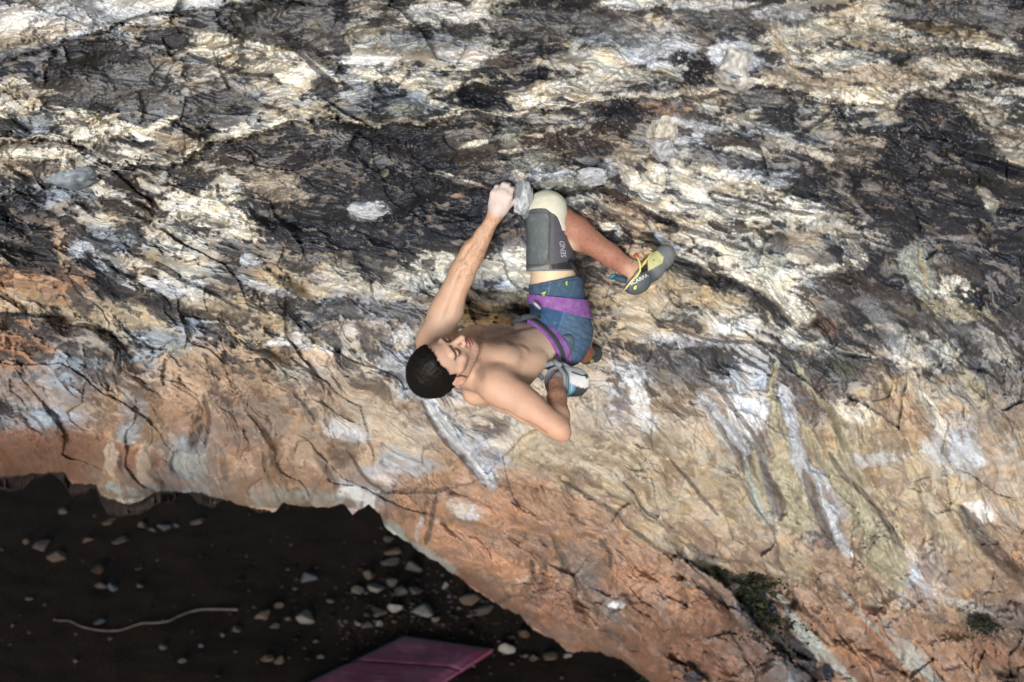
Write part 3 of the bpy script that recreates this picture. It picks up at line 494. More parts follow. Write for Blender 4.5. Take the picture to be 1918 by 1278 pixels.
        col[sl] = col[sl] * (1 - m[..., None]) + k * m[..., None]
        isd = 1.0 if key in 'kne' else (.55 if key in 'gw' else .15)
        wet[sl] = wet[sl] * (1 - m) + isd * m
        prof = (1 - sstep(.55, 1.06, r)) if rl > 0 else (1 - sstep(.2, 1.1, r))
        relief[sl] += prof * st * rl * .0085
    for ln in RIBS.split('\n'):
        a_, b_ = ln.split('|'); f = a_.split(); key = f[0]; wa, wb, rl, er = map(float, f[1:]); wide = 1.35 if key in 'Gw' else 1; wa *= wide; wb *= wide; rl *= 1.5 if key in 'Gw' else 1
        pts = np.array([[float(q) for q in p.split(',')] for p in b_.split()])
        tt = np.linspace(0, len(pts) - 1, len(pts) * 6); pp = np.stack([np.interp(tt, np.arange(len(pts)), pts[:, i]) for i in (0, 1)], 1)
        for _ in range(6): pp[1:-1] = (pp[:-2] + 2 * pp[1:-1] + pp[2:]) / 4
        mg = max(wa, wb) * 2.4 + 14
        c0, c1 = np.searchsorted(xs, [pp[:, 0].min() - mg, pp[:, 0].max() + mg]); cm_ = min((c0 + c1) // 2, len(xs) - 1)
        if c1 - c0 < 2: continue
        ok = ((PY[:, c0:c1] > pp[:, 1].min() - mg) & (PY[:, c0:c1] < pp[:, 1].max() + mg)).any(1); ri = np.where(ok)[0]
        if len(ri) == 0: continue
        sl = (slice(ri[0], ri[-1] + 1), slice(c0, c1)); qx = PX[sl] + wx[sl] * .3; qy = PY[sl] + wy[sl] * .3
        best = np.full(qx.shape, 1e9); bt = np.zeros_like(qx)
        for i in range(len(pp) - 1):
            a2 = pp[i]; ba = pp[i + 1] - a2; t = np.clip(((qx - a2[0]) * ba[0] + (qy - a2[1]) * ba[1]) / (ba @ ba + 1e-9), 0, 1)
            dd = (qx - a2[0] - t * ba[0]) ** 2 + (qy - a2[1] - t * ba[1]) ** 2
            nb = dd < best; best = np.where(nb, dd, best); bt = np.where(nb, (i + t) / (len(pp) - 1), bt)
        ends = sstep(0, .10, bt) * sstep(1, .90, bt) * .5 + .5
        r = np.sqrt(best) / ((wa + (wb - wa) * bt) * ends) - edge_n[sl] * er * 2.6
        m = (1 - sstep(.75, 1.2, r)) * sstep(-.55, -.2, flake2[sl] + .15)
        tone = 1 + .34 * var2[sl] + .25 * fine[sl] + .2 * flake2[sl]
        k = np.array(KEY[key]) * tone[..., None]
        if key == 'w': k = k * .8
        col[sl] = col[sl] * (1 - m[..., None] * .75) + k * m[..., None] * .75
        relief[sl] += (1 - sstep(.2, 1.7, r)) * rl * .006
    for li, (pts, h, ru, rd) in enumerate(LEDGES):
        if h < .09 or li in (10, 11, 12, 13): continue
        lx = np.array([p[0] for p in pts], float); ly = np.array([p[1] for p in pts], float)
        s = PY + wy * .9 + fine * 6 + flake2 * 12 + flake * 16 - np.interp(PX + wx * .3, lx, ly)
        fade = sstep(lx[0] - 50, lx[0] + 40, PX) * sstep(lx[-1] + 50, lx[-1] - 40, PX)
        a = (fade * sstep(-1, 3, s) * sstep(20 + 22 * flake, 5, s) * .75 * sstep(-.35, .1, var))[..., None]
        col = col * (1 - a) + np.array([.022, .021, .026]) * a  # black stain, doubling as painted shade under the ledges
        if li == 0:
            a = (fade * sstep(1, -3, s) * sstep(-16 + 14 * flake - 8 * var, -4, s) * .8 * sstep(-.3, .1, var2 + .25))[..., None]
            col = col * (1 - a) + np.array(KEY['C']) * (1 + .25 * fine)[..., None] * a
    lw_ = sstep(840, 950, PY)
    gl_ = (lw_ * sstep(.22, .5, t1 + .5 * var2 + .3 * t0) * .35)[..., None]; col = col * (1 - gl_) + np.array([.26, .26, .25]) * gl_
    pk_ = (lw_ * sstep(.2, .5, -t2 - .5 * var) * .5)[..., None]; col = col * (1 - pk_) + np.array([.34, .21, .17]) * pk_
    de_ = (lw_ * sstep(.09, .0, e0 + .05 * flake2) * .5)[..., None]; col = col * (1 - de_) + np.array([.10, .08, .07]) * de_
    am_ = 1 - .6 * sstep(640, 760, PY); col = col * (1 + am_ * (.34 * t1 + .36 * t2 + .22 * t3))[..., None]
    ek = (sstep(.06, .0, e1) * .22 + sstep(.07, .0, e2) * .12)[..., None]
    col = col * (1 - ek) + np.array([.04, .036, .036]) * ek
    # thin dark seams and little pale specks
    seam = aniso(1.0, .22, 4, 140, ridged=True)
    sm = sstep(.66, .84, seam)[..., None] * .38 * (1 - .7 * low)
    col = col * (1 - sm) + np.array([.035, .032, .034]) * sm
    seam2 = -2 + 0 * seam
    seam2_ = lambda: fbm(x * 2.3, y * 2.6, 4, 160, ridged=True)
    sm2 = sstep(.62, .8, seam2)[..., None] * .45
    col = col * (1 - sm2) + np.array([.05, .043, .038]) * sm2
    sp = fbm(x * 20, y * 26, 2, 150)
    spm = (sstep(.50, .62, sp) * sstep(560, 300, PY) * .8)[..., None]
    col = col * (1 - spm) + np.array([.6, .54, .44]) * spm
    sp2 = sstep(.42, .6, fbm(x * 13, y * 17, 3, 155))[..., None] * .55
    col = col * (1 - sp2 * .5) + np.array([.03, .028, .028]) * sp2 * .5
    col = np.clip(col, .008, .86)
    # ---------------- depth
    D = base_depth(PX, PY)
    def terr(n, k, sh):
        q = n * k; f = np.floor(q); t = q - f
        return (f + sstep(1 - sh, 1, t)) / k
    infl = sstep(-1.0, 0, -np.abs(x - 9.6) / 30 )
    sm_f = 1 - .6 * sstep(560, 760, PY)
    D = D - .26 * bigs - .11 * (.5 + .5 * sm_f) * terr(fl_s + bigs * .6, 5, .5) - .017 * sm_f * terr(fl2_s + fl_s * .5, 4, .5) - .018 * sm_f * ridg - .0022 * fine - .0008 * micro
    lowd = sstep(900, 1150, PY)
    D -= lowd * (.20 * fbm(x * .8, y * .8, 3, 170, ridged=True, gain=.4) + .02 * cellish)
    D -= relief
    up_ = 1 - .55 * sstep(620, 900, PY)
    D -= .070 * w1 * up_ + .030 * up_ * w2 + .010 * w3 * up_
    D -= lowd * (.16 * w0 + .07 * w1 + .03 * w2) - .09 * (1 - lowd) * w0
    D += lowd * .05 * sstep(.12, .0, e0) + .007 * sstep(.10, .0, e1) + .003 * sstep(.12, .0, e2)
    D += sm[..., 0] * .018 + sm2[..., 0] * .010
    for pts, h, ru, rd in LEDGES:
        lx = np.array([p[0] for p in pts], float); ly = np.array([p[1] for p in pts], float)
        s = PY + wy * .9 + fine * 6 + flake2 * 12 + flake * 16 - np.interp(PX + wx * .3, lx, ly)
        fade = sstep(lx[0] - 50, lx[0] + 40, PX) * sstep(lx[-1] + 50, lx[-1] - 40, PX)
        up = np.exp(-np.abs(s) / ru); dn = np.exp(-np.abs(s) / rd)
        st = sstep(-4, 4, s)
        D += fade * h * (-.55 * up * (1 - st) + .45 * dn * st)
    kx_ = np.arange(-400, 3000, 4.0); ly_ = np.convolve(np.pad(lip_line(kx_), 12, 'edge'), np.ones(25) / 25, 'valid'); lipS = np.interp(xs, kx_, ly_); s_l = np.clip(lipS[None, :] - PY, 0, 1e4)
    # distance to the lip measured square to its slope
    sl_ = np.interp(xs, kx_, np.abs(np.gradient(ly_, kx_))); s_l = s_l / np.sqrt(1 + np.minimum(sl_, 3) ** 2)
    D += .55 * np.clip(1 - s_l / 75, 0, 1) ** 2.2 + .35 * np.clip(1 - s_l / 16, 0, 1) ** 2
    # the dark slot on the left, the crevice at the right edge and the wall behind hand, knee and feet stay where the climber touches them
    global WXS, WPY, WDD
    WXS, WPY, WDD = xs, PY, D
    P = to_world(np.stack([(PX - 959) / FPX * D, -(PY - 639) / FPX * D, -D], -1))
    # under the lip the stone turns back into the cave, recess shade painted into its colour
    under = []
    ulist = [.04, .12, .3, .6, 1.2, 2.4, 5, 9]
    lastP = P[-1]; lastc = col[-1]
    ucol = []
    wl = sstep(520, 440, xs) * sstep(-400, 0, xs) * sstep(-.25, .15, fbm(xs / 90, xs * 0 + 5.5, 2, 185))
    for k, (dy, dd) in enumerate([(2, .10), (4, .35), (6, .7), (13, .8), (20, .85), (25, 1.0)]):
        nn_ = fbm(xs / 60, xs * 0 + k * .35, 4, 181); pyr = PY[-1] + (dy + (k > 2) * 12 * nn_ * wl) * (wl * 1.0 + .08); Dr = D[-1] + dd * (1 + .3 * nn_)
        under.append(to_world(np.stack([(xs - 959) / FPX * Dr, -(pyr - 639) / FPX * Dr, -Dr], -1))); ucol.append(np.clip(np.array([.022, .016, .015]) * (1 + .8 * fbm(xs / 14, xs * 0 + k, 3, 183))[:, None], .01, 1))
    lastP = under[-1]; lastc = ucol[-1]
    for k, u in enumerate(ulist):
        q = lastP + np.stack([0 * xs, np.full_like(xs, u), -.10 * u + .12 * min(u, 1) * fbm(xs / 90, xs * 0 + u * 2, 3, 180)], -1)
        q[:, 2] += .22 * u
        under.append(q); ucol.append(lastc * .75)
    # above the picture the unseen roof is extended over the photographer to shade the floor from the sky
    top = []; tcol = []
    P0 = P[0]
    for k in range(14, 0, -1):
        u = k / 14
        q = P0 + np.stack([0 * xs, np.full_like(xs, -9.0 * u), .6 * u + .9 * u * u + .25 * fbm(xs / 200, xs * 0 + u * 6, 3, 190)], -1)
        q[:, 0] = q[:, 0] * (1 + .6 * u)
        top.append(q); tcol.append(col[0])
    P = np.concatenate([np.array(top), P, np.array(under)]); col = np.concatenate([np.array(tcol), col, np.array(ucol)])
    wet = np.concatenate([np.tile(wet[0], (14, 1)), wet, np.tile(wet[-1], (len(under), 1))])
    nr, nc = P.shape[:2]
    idx = np.arange(nr * nc).reshape(nr, nc)
    F = np.stack([idx[:-1, :-1], idx[1:, :-1], idx[1:, 1:], idx[:-1, 1:]], -1).reshape(-1, 4)
    m, nt, b = mat_new('cave_limestone')
    at = N(nt, 'ShaderNodeAttribute', attribute_name='Col')
    aw = N(nt, 'ShaderNodeAttribute', attribute_name='wet')
    n1 = noise_node(nt, 55, 6, .7); n2 = noise_node(nt, 260, 3, .6)
    ad = N(nt, 'ShaderNodeMath', operation='ADD'); L(nt, n1.outputs['Fac'], ad.inputs[0]); L(nt, n2.outputs['Fac'], ad.inputs[1])
    mr = N(nt, 'ShaderNodeMapRange'); mr.inputs['From Min'].default_value = .6; mr.inputs['From Max'].default_value = 1.4; mr.inputs['To Min'].default_value = .74; mr.inputs['To Max'].default_value = 1.28
    L(nt, ad.outputs[0], mr.inputs['Value'])
    vm = N(nt, 'ShaderNodeVectorMath', operation='SCALE'); L(nt, at.outputs['Color'], vm.inputs[0]); L(nt, mr.outputs[0], vm.inputs['Scale'])
    L(nt, vm.outputs[0], b.inputs['Base Color'])
    rr = N(nt, 'ShaderNodeMapRange'); rr.inputs['To Min'].default_value = .75; rr.inputs['To Max'].default_value = .48
    L(nt, aw.outputs['Fac'], rr.inputs['Value']); L(nt, rr.outputs[0], b.inputs['Roughness'])
    b.inputs['Specular IOR Level'].default_value = .4
    bp = N(nt, 'ShaderNodeBump'); bp.inputs['Strength'].default_value = .3; bp.inputs['Distance'].default_value = .003
    L(nt, n1.outputs['Fac'], bp.inputs['Height'])
    bp2 = N(nt, 'ShaderNodeBump'); bp2.inputs['Strength'].default_value = .7; bp2.inputs['Distance'].default_value = .003
    L(nt, n2.outputs['Fac'], bp2.inputs['Height']); L(nt, bp.outputs[0], bp2.inputs['Normal']); L(nt, bp2.outputs[0], b.inputs['Normal'])
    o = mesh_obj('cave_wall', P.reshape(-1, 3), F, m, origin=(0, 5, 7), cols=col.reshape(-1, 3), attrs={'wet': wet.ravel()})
    tag(o, 'streaked grey, cream and orange limestone wall overhanging the dark cave floor', 'cave wall', kind='structure')
    return o, m

def wall_depth(px, py):
    j = int(np.clip(np.searchsorted(WXS, px), 0, len(WXS) - 1)); i = int(np.clip(np.searchsorted(WPY[:, j], py), 0, WPY.shape[0] - 1))
    return float(WDD[i, j])
KNOBS = """978 374 19 31 .060 w 0 grey rounded stone nub gripped by the climber, right of his raised hand
984 393 13 15 .040 b 0 *
130 326 44 25 .10 b 0 blue-grey block jutting from the wall near its left edge
1238 236 27 32 .09 C 0 cream tooth of stone hanging below the ledge with a pale grey tip under it
1241 272 25 25 .07 w 0 pale grey rounded tip hanging under the cream tooth of stone
1111 328 25 18 .06 w 0 smooth pale grey nub in the wall just above the climber's knee
690 394 38 15 .05 w 0 isolated bluish white lump in the black rock left of the raised arm
1378 122 42 42 .10 W 0 big round whitish boulder with swirled chalky rings near the top right
470 488 20 13 .05 w 0 small white lump on the left between orange and black rock
1226 338 20 22 .05 C 0 cream crumbly nub below the hanging tooth of stone"""
def build_knobs(wall, rock):
    rng = np.random.RandomState(3)
    prev = None
    objs = []
    for ln in KNOBS.split('\n'):
        f = ln.split(None, 7); px, py, rx, ry, dr = map(float, f[:5]); key = f[5]; lab = f[7]
        d = wall_depth(px, py) + dr * .40
        if px == 978: d = 5.055
        if px == 984: d = 5.07
        v, fc = ICO4
        v = faceted(v, rng, 12, .6, .95) * 1.2
        n = fbm(v[:, 0] * 2.2 + px, v[:, 1] * 2.2 + v[:, 2] * 1.7, 4, 800); n2 = fbm(v[:, 0] * 7 + px, v[:, 1] * 7 + v[:, 2] * 6, 3, 810)
        v = v * (1 + .20 * n + .07 * n2)[:, None]
        V = v * np.array([rx / FPX * d, ry / FPX * d, dr]) + J(px, py, d)
        t = 1 + .9 * n + .9 * n2
        if px == 1378:
            rr = np.sqrt(v[:, 0] ** 2 + v[:, 1] ** 2); t = t + .35 * np.sin(rr * 26 + n * 5) * sstep(.15, .4, rr)
        c = np.clip(np.array(KEY[key]) * (.75 if key not in 'W' else .72) * np.clip(t, .35, 1.4)[:, None], .02, .85)
        if key == 'C': c = c * (1 - .8 * sstep(.25, .5, n2 + n * .4)[:, None])
        if lab == '*':
            V0, F0, c0 = objs.pop(); objs.append((np.concatenate([V0, V]), np.concatenate([F0, fc + len(V0)]), np.concatenate([c0, c]))); continue
        objs.append((V, fc, c))
        labs = lab
        objs[-1] = (V, fc, c); KN_LAB.append(lab)
    for (V, fc, c), lab in zip(objs, KN_LAB):
        o = mesh_obj('rock_knob', to_world(V), fc, rock, wall, cols=c, attrs={'wet': np.full(len(V), .45)}); o['label'] = lab
KN_LAB = []
PLANTS = [(1400, 1094, 60, .17, 'm', 'green fern tuft growing at the top of the dark diagonal crevice'), (1436, 1150, 40, .20, 'm', 'small dark green tuft lower inside the diagonal crevice'),
          (1846, 1168, 40, .10, 'm', 'leafy tuft in the small hole near the lower right edge'),
          (1345, 1078, 40, .10, 'm', 'dark green trailing moss just above the diagonal crevice'), (1236, 1262, 40, .16, 'm', 'dim green bush at the foot of the orange buttress by the bottom edge')]
def build_plants():
    m1, nt, b = mat_new('fern_leaf')
    at = N(nt, 'ShaderNodeAttribute', attribute_name='Col'); L(nt, at.outputs['Color'], b.inputs['Base Color']); b.inputs['Roughness'].default_value = .6
    rng = np.random.RandomState(9)
    for px, py, n, size, k, lab in PLANTS:
        d = wall_depth(px, py) - .05 if px != 1236 else 11.2
        o0 = J(px, py, d); vs = [o0]; fs = []; cs = [np.array([.03, .03, .015])]
        for i in range(n * 9):
            base = o0 + rng.randn(3) * np.array([size * .55, size * .40, size * .10])
            dr = unit(np.array([rng.randn() * .7, rng.rand() * .8 - .25, .35 + rng.rand() * .6])); sd = unit(np.cross(dr, rng.randn(3))); ln = size * rng.uniform(.10, .26); w = ln * rng.uniform(.25, .45)
            droop = np.array([0, -1, 0]) * ln * rng.uniform(.1, .6)
            p = [base, base + dr * ln * .5 + sd * w, base + dr * ln * .5 - sd * w, base + dr * ln + droop]
            q = len(vs); vs += p + [base + sd * .0022]; fs += [[q, q + 1, q + 2], [q + 1, q + 3, q + 2], [0, q, q + 4]]
            c = np.array([.014, .022, .010]) * rng.uniform(.4, 1.6) + np.array([.015, .006, 0]) * rng.rand(); cs += [c] * 5
        o = mesh_obj('fern_plant', to_world(np.array(vs)), fs, m1, origin=tuple(to_world(o0[None])[0]), cols=np.array(cs), smooth=False)
        tag(o, lab, 'plant', 'plants growing from cracks in the wall')
# ------------------------------------------------------------------ cave floor
def ground_h(x, y):
    return .10 * fbm(x * .45, y * .45, 4, 300) + .03 * fbm(x * 2.2, y * 2.2, 3, 310)
def build_ground():
    gx = np.concatenate([np.linspace(-90, -9, 18)[:-1], np.linspace(-9, 6, 300), np.linspace(6, 90, 18)[1:]])
    gy = np.concatenate([np.linspace(-60, 9, 20)[:-1], np.linspace(9, 20, 240), np.linspace(20, 120, 18)[1:]])
    X, Y = np.meshgrid(gx, gy); Z = ground_h(X, Y)
    V = np.stack([X, Y, Z], -1).reshape(-1, 3); nr, nc = X.shape
    idx = np.arange(nr * nc).reshape(nr, nc)
    F = np.stack([idx[:-1, :-1], idx[:-1, 1:], idx[1:, 1:], idx[1:, :-1]], -1).reshape(-1, 4)
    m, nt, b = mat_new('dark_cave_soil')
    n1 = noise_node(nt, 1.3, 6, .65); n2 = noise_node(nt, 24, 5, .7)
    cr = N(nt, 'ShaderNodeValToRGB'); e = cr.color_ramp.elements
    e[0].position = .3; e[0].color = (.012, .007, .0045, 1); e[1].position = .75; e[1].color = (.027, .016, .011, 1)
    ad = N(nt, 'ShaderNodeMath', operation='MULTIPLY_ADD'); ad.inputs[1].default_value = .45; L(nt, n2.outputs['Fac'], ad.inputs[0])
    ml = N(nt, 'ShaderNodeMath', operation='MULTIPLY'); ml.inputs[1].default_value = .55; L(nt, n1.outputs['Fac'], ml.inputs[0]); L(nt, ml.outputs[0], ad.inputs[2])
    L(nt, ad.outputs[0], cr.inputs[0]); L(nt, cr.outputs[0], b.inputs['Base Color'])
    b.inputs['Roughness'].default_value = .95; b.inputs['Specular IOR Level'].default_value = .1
    bp = N(nt, 'ShaderNodeBump'); bp.inputs['Strength'].default_value = .8; bp.inputs['Distance'].default_value = .03; L(nt, n2.outputs['Fac'], bp.inputs['Height']); L(nt, bp.outputs[0], b.inputs['Normal'])
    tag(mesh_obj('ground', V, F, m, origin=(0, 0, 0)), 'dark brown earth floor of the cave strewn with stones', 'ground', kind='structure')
def on_ground(px, py):
    d = (px - 959) / FPX * CX - (py - 639) / FPX * CY - CZ
    t = CAM_H / -d[2]
    for _ in range(3):
        p = CAM + d * t; t = (CAM_H - ground_h(np.array([p[0]]), np.array([p[1]]))[0]) / -d[2]
    return CAM + d * t

def ico(sub):
    bm = bmesh.new(); bmesh.ops.create_icosphere(bm, subdivisions=sub, radius=1)
    v = np.array([x.co[:] for x in bm.verts]); f = np.array([[q.index for q in p.verts] for p in bm.faces]); bm.free(); return v, f
ICO3 = ico(3); ICO4 = ico(4)
def faceted(v, rng, cuts=9, lo=.62, hi=.95):
    v = v.copy()
    for _ in range(cuts):
        n = rng.randn(3); n /= np.linalg.norm(n); c = rng.uniform(lo, hi)
        s = v @ n; over = s > c
        v[over] -= (s[over] - c)[:, None] * n * .97
    return v
STONES = """120 958 10 6 p pale stone chip lying alone near the upper left of the cave floor
205 976 15 6 p slim pale stone nearest below the far lip, left of the stone cluster
268 984 12 7 p left stone of the row of four small pale stones below the wall lip
285 990 10 5 t second small brownish stone in the row below the wall lip
306 988 14 7 w brightest stone in the row of small pale stones below the wall lip
330 985 9 4 t smallest right-hand stone of the row below the wall lip
368 976 14 6 t flat pinkish stone to the right of the row below the wall lip
162 1011 13 5 p narrow flat stone above the pair of dim reddish stones
228 1012 18 5 t long thin stone slab standing apart on the dark soil
50 1014 8 5 p tiny stone left of the dim rounded stones at the left edge
78 1022 18 10 t dim rounded brownish stone at the far left
105 1042 20 9 p wide pale stone at the far left below the dim brownish one
185 1068 16 6 r reddish flat stone above the grey and pink pair
187 1096 12 8 t pinkish rounded stone beside the bluish one
211 1099 12 10 b bluish grey stone touching the pinkish rounded one
260 1096 9 6 t small pinkish stone right of the bluish grey one
575 1081 19 11 b smooth grey oval stone alone in the middle of the bare soil
187 1163 13 7 b grey stone lying just above the curved pale stick
493 1151 16 9 c squarish pale stone right of the end of the pale stick
522 1134 9 5 p small pale stone behind the squarish one
539 1157 6 7 p little upright stone between the squarish stone and the domed one
575 1155 19 13 c domed cream stone with a light foot on the open soil
441 1178 12 6 c small cream stone below the right end of the pale stick
418 1189 6 5 p pebble just below the right end of the pale stick
514 1173 10 4 t flat tan stone below the squarish pale one
378 1209 6 5 b pebble at the lower middle of the dark floor
304 1211 9 6 d dim grey stone in the lower left of the floor
342 1236 9 6 d dim stone near the bottom edge left of the pink mat
500 1234 14 6 c left pale stone of the pair above the pink mat's left edge
524 1235 12 8 c right pale stone of the pair above the pink mat's left edge
727 1008 12 10 d dark stone against the foot of the orange buttress, highest of the scree
735 1034 17 6 t thin brown slab in the scree under the buttress edge
727 1052 20 6 d flat dark slab in the scree below the thin brown one
772 1058 20 14 d large dark angular stone tucked under the buttress edge
690 1075 11 12 t pointed pinkish stone standing at the left of the scree
668 1107 15 8 p small angular stone at the left end of the pale scree
702 1099 20 9 c flat tan slab in the middle of the scree
735 1090 13 9 d dark blocky stone behind the flat tan slab
748 1108 16 9 d low dark stone right of the flat tan slab
780 1106 14 8 d dark flat stone at the right end of the scree middle
735 1136 20 11 C bright cream stone at the front of the scree
710 1147 16 5 p low pale stone left of the bright cream one
792 1144 27 15 c large grey-cream block with a broken top in the scree front
815 1160 9 5 p small light stone in front of the large grey-cream block
834 1095 7 9 c small upright pale stone close to the buttress edge
880 1124 24 12 t wedge shaped pale brown stone at the foot of the buttress
906 1144 26 4 p thin pale slab in front of the wedge shaped stone
670 1168 8 5 c small cream pebble left of the pale pebble cluster above the mat
690 1170 14 5 p flat pebble in the middle above the pink mat
708 1168 10 6 c pale pebble right of the flat one above the pink mat
950 1214 17 14 C bright cream block just right of the pink mat's corner
985 1188 13 9 t brown stone between the cream block and the buttress
1003 1232 9 5 p pebble right of the cream block
1035 1230 17 7 t flat stone pair near the bottom at the foot of the buttress
1062 1228 10 6 c small pale stone right of the flat stone at the buttress foot
958 1193 11 6 d dark stone directly behind the bright cream block
648 1163 6 5 t pebble alone left of the pebble cluster
142 1237 6 4 d faint pebble in the bottom left corner of the floor
600 1228 8 5 b little bluish pebble right of the pale pair"""
def build_stones():
    mats = {}
    for k in 'ptwbcdrC':
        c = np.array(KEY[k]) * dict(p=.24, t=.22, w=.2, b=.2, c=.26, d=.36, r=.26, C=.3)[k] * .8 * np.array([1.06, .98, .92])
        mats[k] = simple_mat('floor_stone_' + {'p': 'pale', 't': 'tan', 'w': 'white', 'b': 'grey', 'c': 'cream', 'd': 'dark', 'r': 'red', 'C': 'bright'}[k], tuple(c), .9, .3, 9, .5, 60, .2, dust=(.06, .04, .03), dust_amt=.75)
    rng = np.random.RandomState(5)
    for ln in STONES.split('\n'):
        f = ln.split(None, 5)
        px, py, hw, hh = map(float, f[:4]); key = f[4]; lab = f[5]
        p = on_ground(px, py + hh * .75)
        dist = np.linalg.norm(p - CAM); mpp = dist / FPX * 1.0
        v, fc = ICO3
        v = faceted(v, rng, 11, .30, .72); v = v / np.abs(v).max(0) * (1 + .04 * fbm(v[:, 0] * 2 + px, v[:, 1] * 2 + v[:, 2], 3, 400))[:, None]
        a = rng.uniform(-.3, .3)
        w = hw * mpp; h = hh * mpp * 1.15
        dep = w * rng.uniform(.55, .85)
        v = v * np.array([w, dep, h * .9]); ca, sa = math.cos(a), math.sin(a)
        v = np.stack([v[:, 0] * ca - v[:, 1] * sa, v[:, 0] * sa + v[:, 1] * ca, v[:, 2]], 1)
        v = v + p + np.array([0, dep * .4, h * .22])
        mk = key if px > 560 else {'p': 't', 'w': 'b', 'c': 't', 't': 'd', 'b': 'b', 'r': 'r', 'd': 'd', 'C': 'c'}[key]
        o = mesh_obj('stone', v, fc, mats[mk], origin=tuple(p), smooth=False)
        tag(o, lab, 'stone', 'stones scattered on the cave floor')
    # pale stick
    pts = [(100, 1163), (112, 1166), (130, 1165), (150, 1176), (175, 1182), (200, 1185), (225, 1184), (245, 1177), (265, 1170), (290, 1170), (315, 1167), (335, 1157), (355, 1149), (378, 1144), (410, 1144), (446, 1145)]
    P = np.array([on_ground(*q) for q in pts]); P[:, 2] += .02
    t = np.linspace(0, len(P) - 1, 90); Q = np.stack([np.interp(t, np.arange(len(P)), P[:, i]) for i in range(3)], 1)
    for _ in range(3): Q[1:-1] = (Q[:-2] + 2 * Q[1:-1] + Q[2:]) / 4
    vs = []; n = 8
    for i, q in enumerate(Q):
        d = unit(Q[min(i + 1, len(Q) - 1)] - Q[max(i - 1, 0)]); up = np.array([0, 0, 1.]); s = unit(np.cross(d, up)); u2 = np.cross(s, d)
        r = (.006 + .006 * i / len(Q)) * (1 + .2 * math.sin(i * 1.3) * math.sin(i * .37))
        for k in range(n):
            a = 2 * math.pi * k / n; vs.append(q + (s * math.cos(a) + u2 * math.sin(a)) * r)
    F = [[i * n + k, i * n + (k + 1) % n, (i + 1) * n + (k + 1) % n, (i + 1) * n + k] for i in range(len(Q) - 1) for k in range(n)]
    F += [list(range(n))[::-1], [(len(Q) - 1) * n + k for k in range(n)]]
    o = mesh_obj('branch', vs, F, simple_mat('weathered_branch', (.09, .07, .062), .9, .25, 20, .4, 80, .2), origin=tuple(Q[45]))
    tag(o, 'long thin bare branch curving across the dark cave floor', 'branch')

def build_rubble():
    rng = np.random.RandomState(21); vs = []; fs = []; cs = []
    v0, f0 = ico(1)
    for i in range(1100):
        if i % 4 == 0: px, py = rng.uniform(-60, 1240), rng.uniform(925, 1290)
        else: px, py = rng.normal(770, 130), rng.normal(1140, 55)
        py = max(py, 925); p = on_ground(px, py); r = rng.lognormal(-4.5, .55); r = min(r, .05)
        v = v0 * (1 + .35 * rng.randn(len(v0), 1)) * r * np.array([1.2, 1, .6]) + p + [0, 0, r * .1]
        fs.append(f0 + len(v0) * i); vs.append(v); cs.append(np.tile(np.array([.04, .03, .026]) * rng.uniform(.25, 1.6) ** 1.5, (len(v0), 1)))
    m = col_mat('rubble_earth', .95, .3, 80, .1)
    o = mesh_obj('rubble', np.concatenate(vs), np.concatenate(fs), m, origin=(0, 12, 0), cols=np.concatenate(cs), smooth=False)
    tag(o, 'small dark gravel and clods covering the cave floor', 'rubble', kind='stuff')
